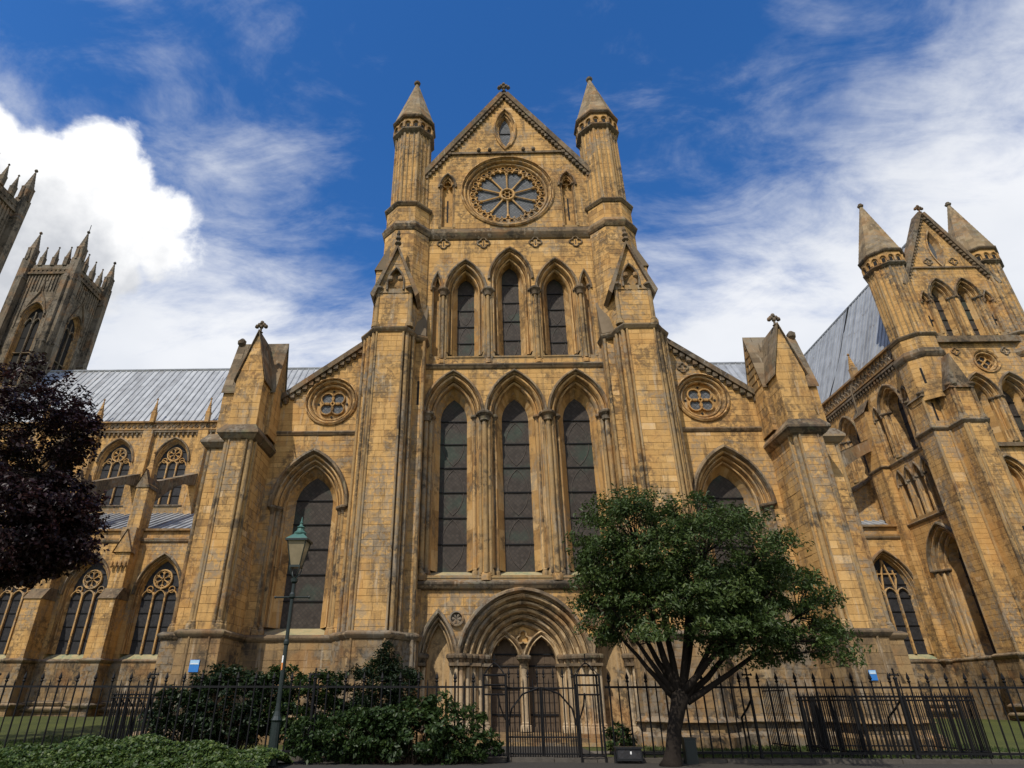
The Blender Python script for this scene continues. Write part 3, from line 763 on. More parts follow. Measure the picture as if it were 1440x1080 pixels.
def finial_cross(B, x, y, z, k=1.0, parent=None, mat=None):
    m = MB(); m.lathe(x, y, [(.10 * k, z), (.07 * k, z + .2 * k), (.14 * k, z + .26 * k), (.06 * k, z + .32 * k), (.06 * k, z + .5 * k)], 7, .2)
    for dx, dz in ((0, .86), (-.24, .62), (.24, .62), (0, .6), (-.13, .72), (.13, .72)):
        m.lathe(x + dx * k, y, [(.02, z + (dz - .12) * k), (.11 * k, z + (dz - .06) * k), (.12 * k, z + dz * k), (.08 * k, z + (dz + .1) * k), (.02, z + (dz + .13) * k)], 6, .2)
    return m.build('finial', mat or M_CRUST, parent or B.root)
finial_cross(T, 0, -.1, 28.4, .95)

# --- string courses of the middle
def mb_plan(sg, off=0.):
    L = [(-5.88, .0), (-5.84, -.62), (-5.52, -.98), (-5.30, -1.28), (-4.16, -1.28), (-3.96, -.98), (-3.86, -.66), (-3.50, -.52), (-3.46, .0)]
    if sg > 0: L = [(-x, y) for x, y in L][::-1]
    return L
m = MB()
band(m, [(-3.46, 0), (3.46, 0)], 12.80); m.build('string_course', M_CRUST, T.root); m = MB(); band(m, [(-3.46, 0), (3.46, 0)], 4.56, k=1.1)
m.build('string_course', M_CRUST, T.root)
BIGS = [(-.02, -.28), (.05, -.24), (.12, -.13), (.17, .0), (.18, .06), (.13, .10), (.08, .30), (-.02, .36)]
m = MB(); band(m, [(-3.72, 0), (3.72, 0)], 19.42, BIGS); m.build('string_course', M_CRUST, T.root)

# --- main buttresses and turrets
def octagon(cx, cy, R, rot=pi / 8): return [(cx + R * math.cos(rot + k * pi / 4 - pi), cy + R * math.sin(rot + k * pi / 4 - pi)) for k in range(8)]
def turret(B, cx, cy, z0, zb, zt, zs, ztip, R0=1.02, R1=.86, arcade=True):
    """octagonal turret: plinth drum, shafted drum, small arcade, stone spire and finial"""
    o = octagon(cx, cy, R0); clad(B, o, z0, zb, ch=.25, bl=(.3, .6), skip=())
    m = MB(); band(m, o, zb, closed=True, k=1.0); t = m.build('turret', M_CRUST, B.root)
    o1 = octagon(cx, cy, R1); clad(B, o1, zb + .05, zt, ch=.26, bl=(.3, .6))
    for k, (x, y) in enumerate(o1):
        if y > cy + .5 * R1: continue
        shaft(t, cx + (x - cx) * .99, cy + (y - cy) * .99, zb + .08, zt, .065, cap=False, base=False)
        x2, y2 = o1[(k + 1) % 8]; mx, my = (x + x2) / 2, (y + y2) / 2
        for f in (.32, .68):
            ax, ay = x + (x2 - x) * f, y + (y2 - y) * f
            if ay < cy + .4: shaft(t, cx + (ax - cx) * 1.01, cy + (ay - cy) * 1.01, zb + .08, zt, .038, cap=False, base=False)
    m = MB(); oa = octagon(cx, cy, R1 + .14); band(m, octagon(cx, cy, R1 + .02), zt, [(-.02, -.2), (.08, -.12), (.17, -.02), (.17, .05), (.10, .08)], closed=True, tone=.25)
    m.build('turret_cornice', M_CRUST, t)
    m = MB(); m.prism(octagon(cx, cy, R1 + .10), zt + .02, zs, .55); m.build('turret_drum', M_STONE, t)
    for k in range(8):
        a, b = oa[k], oa[(k + 1) % 8]
        if (a[1] + b[1]) / 2 > cy + .3: continue
        L = math.hypot(b[0] - a[0], b[1] - a[1]); f = Frame((a[0], a[1], 0), (b[0] - a[0], b[1] - a[1])); H = zs - zt
        for c in (.25, .75):
            mm = MB(); ribbon(mm, f, [(L * c + u, z) for u, z in arc(L * .22, zt + H * .38, L * .26, 0, zt + .1, 0, 5, 1)], .08, -.05, .05, False, .5); mm.build('arcade_arch', M_TRIM, t)
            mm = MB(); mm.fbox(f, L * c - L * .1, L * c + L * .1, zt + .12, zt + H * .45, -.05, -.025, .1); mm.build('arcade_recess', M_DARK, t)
    m = MB(); band(m, oa, zs, [(-.02, -.12), (.05, -.08), (.10, .0), (.10, .07), (-.05, .1)], closed=True, tone=.2); m.build('turret_eaves', M_CRUST, t)
    sp = MB(); n = 16; Rb = R1 + .2
    for k in range(n):
        za, zb_ = zs + .05 + (ztip - zs - .35) * k / n, zs + .05 + (ztip - zs - .35) * (k + 1) / n
        ra, rb = Rb * (1 - k / n * .93), Rb * (1 - (k + 1) / n * .93) + .012
        A, Bq = octagon(cx, cy, ra), octagon(cx, cy, rb)
        for q in range(8):
            q2 = (q + 1) % 8; c = .35 + .3 * random.random()
            ma = (A[q][0] * (1 - c) + A[q2][0] * c, A[q][1] * (1 - c) + A[q2][1] * c); mb2 = (Bq[q][0] * (1 - c) + Bq[q2][0] * c, Bq[q][1] * (1 - c) + Bq[q2][1] * c)
            sp.add([(*A[q], za), (*ma, za), (*mb2, zb_), (*Bq[q], zb_)], [(0, 1, 2, 3)]); sp.add([(*ma, za), (*A[q2], za), (*Bq[q2], zb_), (*mb2, zb_)], [(0, 1, 2, 3)])
    spo = sp.build('spire', M_SPIRE, t)
    m = MB(); zz = ztip - .42; m.lathe(cx, cy, [(.09, zz), (.07, zz + .12), (.16, zz + .2), (.18, zz + .28), (.09, zz + .34), (.11, zz + .40), (.03, zz + .46)], 8, .2); m.build('spire_finial', M_CRUST, spo)
    return t
for sg in (-1, 1):
    pl_ = mb_plan(sg)
    nk = [(-5.88, .0), (-5.86, -.55), (-5.70, -.55), (-5.70, -.86), (-5.50, -.86), (-5.50, -1.02), (-5.26, -1.02), (-5.26, -1.28), (-4.20, -1.28), (-4.20, -1.02), (-3.98, -1.02), (-3.98, -.72), (-3.84, -.72), (-3.84, -.50), (-3.46, -.50), (-3.46, .0)]
    if sg > 0: nk = [(-x, y) for x, y in nk][::-1]
    clad(T, nk, 2.95, 13.68, closed=False, ch=.235, bl=(.3, .62))
    lo_ = offset_line(pl_, .12); clad(T, lo_, 0, 2.82, closed=False, ch=.27, bl=(.35, .7), wall='wall')
    m = MB(); band(m, pl_, 13.75); bt = m.build('buttress', M_CRUST, T.root, label='left main buttress under its turret' if sg < 0 else 'right main buttress under its turret')
    m = MB(); band(m, lo_, 2.9, STRING, k=.9); m.build('string_course', M_CRUST, bt)
    m = MB(); band(m, lo_, .62, [(-.02, -.05), (.10, -.03), (.14, .0), (.0, .14)], tone=.5); m.build('plinth', M_PLINTH, bt); m = MB(); band(m, offset_line(lo_, .12), .26, [(-.02, -.3), (.10, -.3), (.12, .0), (.0, .10)], tone=.5); m.build('plinth', M_PLINTH, bt)
    for x, y, r in ((-5.36, -1.16, .082), (-5.57, -.94, .06), (-5.24, -1.29, .04), (-4.10, -1.16, .082), (-3.90, -.88, .06), (-4.22, -1.29, .04), (-5.80, -.68, .06), (-3.50, -.54, .06)):
        shaft(bt, sg * -x if sg > 0 else x, y, 2.95, 13.62, r, cap=False, base=False)
        shaft(bt, (sg * -x if sg > 0 else x), y - .12, .7, 2.85, r, cap=False, base=False, mat=M_PLINTH)
    # upper stage, gablet and octagon
    up_ = [(-5.62, .1), (-5.52, -.75), (-5.26, -1.16), (-4.12, -1.16), (-3.92, -.75), (-3.74, .1)]
    if sg > 0: up_ = [(-x, y) for x, y in up_][::-1]
    clad(T, up_, 13.85, 15.5, closed=False, ch=.25, bl=(.3, .6))
    for x, y in ((-5.34, -1.14), (-4.04, -1.14)): shaft(bt, x if sg < 0 else -x, y, 13.9, 15.5, .085, capk=.8)
    gx = sg * 4.66
    GF = Frame((gx, -1.2, 0), (1, 0)); gw, gz0, gz1 = .86, 15.5, 17.8
    ashlar(T, GF, gz0, gz1 - .15, lambda z: -gw * (gz1 - z) / (gz1 - gz0), lambda z: gw * (gz1 - z) / (gz1 - gz0), [hole_arch(0, .3, 15.95, .75, 15.62)], ch=.23, bl=(.25, .5))
    n_ = MB(); pf = [GF.p(u, z, -.2) for u, z in arc(.31, 15.95, .76, 0, 15.6, 0, 8, 2)]; n_.add(pf, [tuple(range(len(pf)))[::-1]], .5); n_.loft([GF.p(u, z, 0) for u, z in arc(.31, 15.95, .76, 0, 15.6, 0, 8, 2)], pf, tone=.5)
    for k in (-1, 1): n_.lathe(gx + k * .19, -1.28, [(.03, 16.0), (.10, 16.06), (.10, 16.2), (.03, 16.26)], 7, .2)
    nich = n_.build('niche', M_TRIM, bt); mm = MB(); ribbon(mm, GF, arc(.33, 15.95, .78, 0, 15.62, 0, 8, 2), .08, -.02, .07, False, .3); mm.build('niche_moulding', M_CRUST, nich)
    gb = MB()
    for k in (-1, 1):       # roof slabs of the gablet
        e = k * (gw + .1); A = [(gx + e, -1.36, gz0 - .12), (gx, -1.36, gz1 + .06), (gx, .3, gz1 + .06), (gx + e, .3, gz0 - .12)]
        B2 = [(gx + e * .86, y, z - .16) if i in (0, 3) else (gx, y, z - .2) for i, (x, y, z) in enumerate(A)]
        gb.add(A + B2, [(0, 1, 2, 3) if k < 0 else (3, 2, 1, 0), (4, 5, 1, 0), (4, 7, 3, 0), (7, 6, 5, 4)], .4)
    gb.build('gablet_roof', M_CRUST, bt)
    m = MB(); zf = gz1
    for k in range(3): m.lathe(gx, -1.3, [(.05, zf + k * .26), (.15 - k * .03, zf + .08 + k * .26), (.12 - k * .03, zf + .17 + k * .26), (.04, zf + .26 + k * .26)], 6, .25)
    m.build('gablet_finial', M_CRUST, bt)
    # inner weathering and outer shoulder
    w = MB(); x0, x1 = (sg * 3.45, sg * 3.98); w.add([(x0, -.50, 13.9), (x1, -.72, 13.9), (x1, .05, 13.9), (x0, .05, 13.9), (x0, .0, 15.7), (x1, .0, 15.9)], [(0, 1, 5, 4), (1, 2, 5), (0, 4, 3), (3, 4, 5, 2)] if sg < 0 else [(4, 5, 1, 0), (5, 2, 1), (3, 4, 0), (2, 5, 4, 3)], .3); w.build('weathering', M_SLATE, bt)
    xo = [(sg * 5.1, -.35), (sg * 5.66, -.35), (sg * 5.66, .7), (sg * 5.1, .7)]
    if sg < 0: xo = xo[::-1]
    clad(T, xo, 13.9, 17.3, ch=.25, bl=(.3, .5))
    w = MB(); w.add([(sg * 5.74, -.42, 17.25), (sg * 5.74, .76, 17.25), (sg * 5.1, .76, 18.7), (sg * 5.1, -.42, 18.7), (sg * 5.1, -.42, 17.25)], [(0, 1, 2, 3), (0, 3, 4)] if sg > 0 else [(3, 2, 1, 0), (4, 3, 0)], .3); w.build('weathering', M_SLATE, bt)
    oc = octagon(sg * BX, .3, 1.04); clad(T, oc, 13.8, 19.2, ch=.25, bl=(.3, .6))
    m = MB(); band(m, oc, 19.42, BIGS, closed=True, k=.8); m.build('string_course', M_CRUST, bt)
    turret(T, sg * BX, .3, 19.7, 20.72, 25.55, 26.4, 30.15)
    if sg < 0:
        m = MB(); m.box(-3.70, -3.62, -.512, -.48, 10.9, 11.9, .1); m.build('slit_opening', M_DARK, bt)

# --- portal
hA = [hole_arch(0, 2.05, 2.13, 2.2, .0)] + [hole_arch(sg * 2.75, .56, 2.2, 1.42, .25) for sg in (-1, 1)]
ashlar(T, FR, .0, 4.42, -3.42, 3.42, hA, ch=.25, d=-.06)
m = MB(); prof = orders(5, .195, .17, .0); sweep_arch(m, FR, 0, 2.05, 2.13, 2.2, prof, .28, 16, 3)
port = m.build('portal', M_PORTAL, T.root, label='round-arched moulded doorway with two pointed doors')
hood(port, FR, 0, 2.05, 2.13, 2.2, 1.0)
TY = -.85
TF = FR
def door_hole(uc): return hole_arch(uc, .46, 2.2, .8, .25)
Rr = 1.075
tyl = lambda z: -Rr if z < 2.13 else min(-.02, .1555 - math.sqrt(max(1.2305 ** 2 - (z - 2.13) ** 2, 0.026)))
ashlar(T, FR, .3, 3.36, tyl, lambda z: -tyl(z), [door_hole(-.6), door_hole(.6)], ch=.3, d=TY, proud=.006)
for uc in (-.6, .6):
    m = MB(); sweep_arch(m, FR, uc, .46, 2.2, .8, [(.19, TY), (.19, TY + .14), (.15, TY + .18), (.11, TY + .14), (.10, TY + .05), (.07, TY + .04), (.05, TY + .13), (.02, TY + .14), (.0, TY + .06), (-.0, TY - .3)], .28, 10, 3); m.build('door_arch', M_PORTAL, port)
    df = hole_arch(uc, .465, 2.2, .81, .26); door = None
    for k in range(5):
        u0_, u1_ = uc - .46 + .184 * k + .004, uc - .46 + .184 * (k + 1) - .004; m = MB()
        zz = [.28, 2.2, 2.45, 2.65, 2.82, 2.95, 3.0]
        def top(u):
            z = 3.0
            while z > 2.2:
                q = df(z)
                if q and q[0] <= u <= q[1]: return z
                z -= .01
            return 2.2
        t0, t1, tm = top(u0_), top(u1_), top((u0_ + u1_) / 2); d = TY - .22 + random.uniform(-.004, .004)
        P = [(u0_, .28), (u1_, .28), (u1_, t1), ((u0_ + u1_) / 2, tm), (u0_, t0)]
        m.add([FR.p(u, z, d) for u, z in P] + [FR.p(u, z, d - .04) for u, z in P], [(0, 1, 2, 3, 4)] + [(i, i + 5, (i + 1) % 5 + 5, (i + 1) % 5) for i in range(5)])
        if door is None:
            door = m.build('door', M_OAK, T.root, label='left pointed oak door' if uc < 0 else 'right pointed oak door')
        else: m.build('plank', M_OAK, door)
    m = MB(); pf = [FR.p(u, z, TY - .265) for u, z in arc(.5, 2.2, .84, 0, .2, uc, 8, 2)]; m.add(pf, [tuple(range(len(pf)))[::-1]], .3); m.build('door_back', M_OAK, door)
    for z in (.75, 1.5, 2.15, 2.5):
        i_ = df(z); m = MB(); m.fbox(FR, i_[0], i_[1], z - .025, z + .025, TY - .225, TY - .185, .3); m.build('strap_hinge', M_IRON, door)
    m = MB(); m.fbox(FR, uc - .46, uc + .46, .28, .42, TY - .21, TY - .17, .4); m.build('kick_rail', M_OAK, door)
    m = MB()
    for i in range(8):
        zz_ = .55 + i * .28; iv = df(zz_)
        if iv: m.fbox(FR, iv[0], iv[1], zz_ - .010, zz_ + .010, TY - .23, TY - .205, .5)
    m.build('cover_strip', M_OAK, door, kind='stuff')
shaft(port, 0, .74, .3, 2.12, .09, capk=1.0, mat=M_PALE)
m = MB()
for k in range(4):
    t = pi / 4 + pi / 2 * k; c = (.10 * math.cos(t), 3.05 + .10 * math.sin(t))
    if False: pass
m2 = MB()
for k in range(3):
    t = pi / 2 + k * 2 * pi / 3; c = (.11 * math.cos(t), 2.98 + .11 * math.sin(t))
    ribbon(m2, FR, [(c[0] + .11 * math.cos(t - 2 + j * .5), c[1] + .11 * math.sin(t - 2 + j * .5)) for j in range(9)], .05, TY - .02, TY + .12, False, .6)
m2.build('trefoil', M_PORTAL, port)
for sg in (-1, 1):
    for k in range(5):
        u = sg * (2.05 - .195 * (k + .45) + .04); d = -.17 * (k + .5) + .10; q = FR.p(u, 0, d); shaft(port, q.x, q.y, .28, 2.12, .062, capk=1.0, mat=M_PALE)
    for k in range(3):
        u0_, u1_ = sorted((sg * (2.12 - .36 * k), sg * (2.12 - .36 * (k + 1) - .02))); m = MB(); m.fbox(FR, u0_, u1_, 2.11, 2.2, -.17 * (2 * k + 2), .16 - .31 * k, .3); m.build('abacus', M_CRUST, port)
    o = blind_arch(T, FR, sg * 2.75, .56, 2.2, 1.42, .28, .48, nord=2, hoodk=.9, cap=False, mat=M_PORTAL)
    for du in (-.60, -.44, .44, .60):
        q = FR.p(sg * 2.75 + du, 0, .02 if abs(du) > .5 else -.12); shaft(o, q.x, q.y, .28, 2.12, .062, capk=1.0, mat=M_PALE)
    for du in (-.52, .52):
        m = MB(); m.fbox(FR, sg * 2.75 + du - .16, sg * 2.75 + du + .16, 2.11, 2.19, -.3, .14, .3); m.build('abacus', M_CRUST, o)
    m = MB(); ring_sweep(m, FR, sg * 2.16, 3.5, .24, [(0, -.05), (0, .05), (-.05, .06), (-.07, 0), (-.07, -.03)], 20); disc(m, FR, sg * 2.16, 3.5, .2, -.04, 16, .3)
    for k in range(6):
        t = k * pi / 3; m.add([FR.p(sg * 2.16 + .02 * math.cos(t), 3.5 + .02 * math.sin(t), .0), FR.p(sg * 2.16 + .13 * math.cos(t - .35), 3.5 + .13 * math.sin(t - .35), .0), FR.p(sg * 2.16 + .16 * math.cos(t), 3.5 + .16 * math.sin(t), .02), FR.p(sg * 2.16 + .13 * math.cos(t + .35), 3.5 + .13 * math.sin(t + .35), .0)], [(0, 1, 2, 3)], .3)
    m.build('roundel', M_CRUST, T.root)
    m = MB(); u0_, u1_ = sorted((sg * 3.34, sg * 3.46)); m.fbox(FR, u0_, u1_, .3, 4.4, -.06, .1, .5); m.build('panel_edge', M_TRIM, T.root)
m = MB(); m.fbox(FR, -3.34, -2.1, .0, .28, -.3, .3, .5); m.build('plinth', M_PLINTH, T.root); m = MB(); m.fbox(FR, 2.1, 3.34, .0, .28, -.3, .3, .5); m.build('plinth', M_PLINTH, T.root)
for k in range(3):
    m = MB(); m.fbox(FR, -2.1 - .0, 2.1, .093 * k, .093 * (k + 1) - .003, -1.2, .95 - .3 * k, None); m.build('doorstep', M_PLINTH, port)

m = MB(); m.box(-4.3, 4.3, 1.3, 14, 0, 19.6, .5); m.build('core_wall', M_MORT, T.root)
m = MB(); m.add([(-3.7, .5, 19.6), (3.7, .5, 19.6), (3.7, .5, 22.8), (0, .5, 28.2), (-3.7, .5, 22.8)] + [(-3.7, .9, 19.6), (3.7, .9, 19.6), (3.7, .9, 22.8), (0, .9, 28.2), (-3.7, .9, 22.8)], [(0, 1, 2, 3, 4), (9, 8, 7, 6, 5)] + [(i, i + 5, (i + 1) % 5 + 5, (i + 1) % 5) for i in range(5)], .5); m.build('gable_core', M_MORT, T.root)
# --- aisle ends
for sg in (-1, 1):
    AX = sg * 7.44
    el, er = sorted((sg * 9.3, sg * 5.86))
    hole = lancet(T, FR, AX, 1.30, 7.2, 2.05, 3.3, .67, 7.46, 1.06, depth=.8, nord=3, rows=6, shafts=2, sr=.065, sill=.33, hoodk=1.0, pattern=False, shaft_base=3.0, label='left side lancet behind the lamp post' if sg < 0 else 'right side lancet rising behind the green tree')
    RX, RZ = sg * 7.04, 11.33
    sl = (13.75 - 11.05) / (9.3 - 5.86)
    if sg < 0: lf = lambda z: -9.3 if z < 11.05 else -9.3 + (z - 11.05) / sl; rf = lambda z: -5.86
    else: lf = lambda z: 5.86; rf = lambda z: 9.3 if z < 11.05 else 9.3 - (z - 11.05) / sl
    ashlar(T, FR, 3.0, 9.95, el, er, [hole], ch=.235); ashlar(T, FR, 10.08, 13.7, lf, rf, [hole_circ(RX, RZ, .95)], ch=.235)
    ashlar(T, FR, 0, 2.85, el, er, [], ch=.27, d=.10)
    m = MB(); band(m, [(el, 0), (er, 0)], 10.02, k=.75); m.build('string_course', M_CRUST, T.root); m = MB(); band(m, [(el, -.1), (er, -.1)], 2.9, k=.8); m.build('string_course', M_CRUST, T.root)
    m = MB(); band(m, [(el, -.1), (er, -.1)], .62, [(-.02, -.05), (.10, -.03), (.14, .0), (.0, .14)], tone=.5); m.build('plinth', M_PLINTH, T.root); m = MB(); band(m, [(el, -.22), (er, -.22)], .26, [(-.02, -.3), (.10, -.3), (.12, .0), (.0, .10)], tone=.5); m.build('plinth', M_PLINTH, T.root)
    m = MB(); ring_sweep(m, FR, RX, RZ, .95, [(.06, -.02), (.06, .06), (.01, .09), (-.02, .02)] + orders(2, .14, .11)[1:] + [(-.30, -.3)], 40)
    ro = m.build('quatrefoil_window', M_TRIM, T.root)
    m = MB(); disc(m, FR, RX, RZ, .68, -.29, 24, .6); m.build('window_plate', M_TRIM, ro)
    for k in range(4):
        t = pi / 4 + k * pi / 2; c = (RX + .30 * math.cos(t), RZ + .30 * math.sin(t))
        m = MB(); disc(m, FR, c[0], c[1], .22, -.275, 14, .5); m.build('pane', M_GLASSL, ro)
        m = MB(); ribbon(m, FR, circle_pts(c[0], c[1], .24, 14), .06, -.29, -.19, True, .5); m.build('foil_ring', M_TRIM, ro)
        t = k * pi / 2; c = (RX + .55 * math.cos(t), RZ + .55 * math.sin(t)); m = MB(); disc(m, FR, c[0], c[1], .05, -.27, 8, .1); m.build('pierced_eye', M_DARK, ro)
    m = MB(); disc(m, FR, RX, RZ, .05, -.27, 8, .1); m.build('pierced_eye', M_DARK, ro)
    coping(T, FR, (sg * 9.38, 10.98), (sg * 5.8, 13.80), wd=.2, corb=.27)
    if sg > 0: quatrefoil(T, FR, 6.5, 12.6, .2)
    # corner buttress with its two arms
    bp = [(-11.02, .4), (-11.02, -.95), (-10.10, -.95), (-10.10, -1.8), (-9.08, -1.8), (-9.08, .0)]
    if sg > 0: bp = [(-x, y) for x, y in bp][::-1]
    nk = [(-11.02, .4), (-11.02, -.80), (-10.86, -.80), (-10.86, -.95), (-10.26, -.95), (-10.26, -.78), (-10.10, -.78), (-10.10, -1.62), (-9.92, -1.62), (-9.92, -1.8), (-9.26, -1.8), (-9.26, -1.62), (-9.08, -1.62), (-9.08, .0)]
    if sg > 0: nk = [(-x, y) for x, y in nk][::-1]
    clad(T, nk, 2.98, 9.15, closed=False, ch=.235, bl=(.3, .6)); lo_ = offset_line(bp, .12); clad(T, lo_, 0, 2.85, closed=False, ch=.27)
    m = MB(); band(m, bp, 9.25, [(-.02, -.22), (.07, -.16), (.16, -.05), (.20, .0), (.20, .08), (.02, .36), (-.02, .36)]); bt = m.build('corner_buttress', M_CRUST, T.root, label='left corner buttress with gabled top' if sg < 0 else 'right corner buttress with gabled top')
    m = MB(); band(m, lo_, 2.9, k=.85); m.build('string_course', M_CRUST, bt)
    m = MB(); band(m, lo_, .62, [(-.02, -.05), (.10, -.03), (.14, .0), (.0, .14)], tone=.5); m.build('plinth', M_PLINTH, bt); m = MB(); band(m, offset_line(lo_, .12), .26, [(-.02, -.3), (.10, -.3), (.12, .0), (.0, .10)], tone=.5); m.build('plinth', M_PLINTH, bt)
    for x, y, r in ((-10.01, -1.72, .078), (-9.17, -1.72, .078), (-10.12, -1.56, .045), (-9.06, -1.56, .045), (-9.29, -1.81, .035), (-9.89, -1.81, .035), (-10.95, -.88, .07), (-10.17, -.88, .06)):
        shaft(bt, x * -sg, y, 3.0, 9.1, r, capk=.8); shaft(bt, x * -sg, y - .12, .7, 2.84, r, cap=False, base=False, mat=M_PLINTH)
    # pinnacle: south arm
    A_ = [(-10.08, 0.3), (-10.08, -1.72), (-9.10, -1.72), (-9.10, .3)]
    if sg > 0: A_ = [(-x, y) for x, y in A_][::-1]
    clad(T, A_, 9.6, 11.45, closed=False, ch=.3, bl=(.35, .8))
    px = sg * 9.59; PF = Frame((px, -1.72, 0), (1, 0)); hw = .49
    ashlar(T, PF, 11.45, 13.35, lambda z: -hw * (13.4 - z) / 1.95, lambda z: hw * (13.4 - z) / 1.95, [], ch=.3, bl=(.3, .6))
    def saddle(ax0, ax1, c, hw, ze, zr, along):
        m = MB(); N = 9
        for k in (-1, 1):
            for i in range(N):
                f0, f1 = i / N, (i + 1) / N; e0, e1 = (hw + .08) * (1 - f0), (hw + .08) * (1 - f1); z0, z1 = ze + (zr - ze) * f0, ze + (zr - ze) * f1 + .02
                if along == 'y': V = [(c + k * e0, ax0, z0), (c + k * e0, ax1, z0), (c + k * e1, ax1, z1), (c + k * e1, ax0, z1)]
                else: V = [(ax0, c + k * e0, z0), (ax1, c + k * e0, z0), (ax1, c + k * e1, z1), (ax0, c + k * e1, z1)]
                V2 = [(x + (.03 * (1 if along == 'x' else 0)) * 0, y, z - .07) for x, y, z in V]
                V, V2 = [Vector(q) for q in V], [Vector(q) for q in V2]; cs = [0] + sorted(random.uniform(.15, .85) for _ in range(3)) + [1]
                for f_0, f_1 in zip(cs[:-1], cs[1:]):
                    if f_1 - f_0 < .05: continue
                    L4 = lambda Q: [Q[0].lerp(Q[1], f_0 + .004), Q[0].lerp(Q[1], f_1 - .004), Q[3].lerp(Q[2], f_1 - .004), Q[3].lerp(Q[2], f_0 + .004)]
                    m.add(L4(V) + L4(V2), [(0, 1, 2, 3), (4, 5, 1, 0), (5, 6, 2, 1), (4, 0, 3, 7), (7, 6, 5, 4)])
        return m
    saddle(-1.80, .5, px, hw, 11.40, 13.5, 'y').build('pinnacle_roof', M_ROOFST, bt)
    # cross arm
    x0, x1 = sorted((sg * 10.86, sg * 8.95))
    C_ = [(x0, .25), (x0, -.9), (x1, -.9), (x1, .25)]
    clad(T, C_, 9.6, 11.4, closed=False, ch=.3, bl=(.35, .8))
    for xx, dr in ((x0, -1), (x1, 1)):
        EF = Frame((xx, -.33, 0), (0, -dr)) if dr < 0 else Frame((xx, -.33, 0), (0, 1))
        ashlar(T, EF, 11.4, 13.55, lambda z: -.57 * (13.6 - z) / 2.2, lambda z: .57 * (13.6 - z) / 2.2, [], ch=.3)
    saddle(x0 - .06, x1 + .06, -.33, .57, 11.32, 13.72, 'x').build('pinnacle_roof', M_ROOFST, bt)
    finial_cross(T, px, -1.6, 13.3, .7, bt)
    m = MB(); xx = sg * 10.8; m.lathe(xx, -.33, [(.06, 13.6), (.16, 13.72), (.17, 13.86), (.06, 13.98)], 7, .2); m.build('ridge_knob', M_CRUST, bt)
    # side walls and aisle roof behind
    m = MB(); m.box(*sorted((sg * 9.2, sg * 4.0)), 1.0, 14, 0, 10.8, .5); m.box(*sorted((sg * 4.2, sg * 3.9)), .4, 19.5, 9, 19.6, .5); m.build('side_wall', M_STONE, T.root)
    m = MB(); m.add([(sg * 9.3, .1, 10.9), (sg * 9.3, 14, 10.9), (sg * 4.1, 14, 14.9), (sg * 4.1, .1, 14.9)], [(0, 1, 2, 3)] if sg > 0 else [(3, 2, 1, 0)], .5); m.build('aisle_roof', M_LEADG, T.root)
    m = MB(); m.add([(sg * 4.2, .3, 19.8), (sg * 4.2, 24, 19.8), (0, 24, 27.8), (0, .3, 27.8)], [(0, 1, 2, 3)] if sg > 0 else [(3, 2, 1, 0)], .5); m.build('main_roof', M_LEADG, T.root)
T.finish({'wall': (M_MORT, False)})

# ------------------------------------------------------------------ nave and choir bays
def tracery3(win, fr, uc, g, gzs, gr, gb, d, wheel=True):
    """two mullions, light heads and a wheel of foils in the head"""
    bw = .085
    for sgn in (-1, 1):
        m = MB(); u = uc + sgn * g / 3
        m.fbox(fr, u - bw / 2, u + bw / 2, gb, gzs + .02, d, d + .14, .7); m.build('mullion', M_TRIM, win)
    m = MB()
    for k in (-1, 0, 1):
        c = uc + k * 2 * g / 3; ribbon(m, fr, arc(g / 3 - .02, gzs - .25, g / 3 * 1.15, 0, None, c, 6), bw * .8, d, d + .12, False, .7)
    if wheel:
        cz = gzs + gr * .42; R = g * .50
        ribbon(m, fr, circle_pts(uc, cz, R, 24), bw, d, d + .13, True, .75)
        for k in range(6):
            t = pi / 6 + k * pi / 3
            ribbon(m, fr, [(uc + .1 * R * math.cos(t), cz + .1 * R * math.sin(t)), (uc + R * math.cos(t), cz + R * math.sin(t))], bw * .6, d, d + .1, False, .7)
            t2 = t + pi / 6; c = (uc + R * .62 * math.cos(t2), cz + R * .62 * math.sin(t2))
            ribbon(m, fr, [(c[0] + R * .26 * math.cos(t2 - 2 + .5 * j), c[1] + R * .26 * math.sin(t2 - 2 + .5 * j)) for j in range(9)], bw * .5, d, d + .09, False, .7)
        for sgn in (-1, 1): ribbon(m, fr, circle_pts(uc + sgn * g * .62, gzs + gr * .10, g * .17, 12), bw * .6, d, d + .1, True, .7)
    else:
        for sgn in (-1, 1):
            ribbon(m, fr, [(uc + sgn * g / 3, gzs), (uc + sgn * g / 3 * .6, gzs + gr * .45), (uc, gzs + gr * .95)], bw * .8, d, d + .12, False, .7)
            ribbon(m, fr, [(uc + sgn * g / 3, gzs), (uc + sgn * g * .5, gzs + gr * .35), (uc + sgn * g * .42, gzs + gr * .62)], bw * .7, d, d + .12, False, .7)
        ribbon(m, fr, [(uc - g * .6, gzs + gr * .5), (uc + g * .6, gzs + gr * .5)], bw * .7, d, d + .1, False, .7)
    m.build('tracery', M_TRIM, win)
def traceried(B, fr, uc, a, zs, rise, gb, g, gzs, gr, depth, wheel, name, sill=.3, nord=2, label=None):
    h = lancet(B, fr, uc, a, zs, rise, gb, g, gzs, gr, depth=depth, nord=nord, rows=7, shafts=0, sill=sill, glass=M_GLASSD, pattern=False, name=name, label=label)
    win = [o for o in B.root.children if o.name.startswith(name)][-1]
    tracery3(win, fr, uc, g, gzs, gr, gb, -depth + .02, wheel); return h
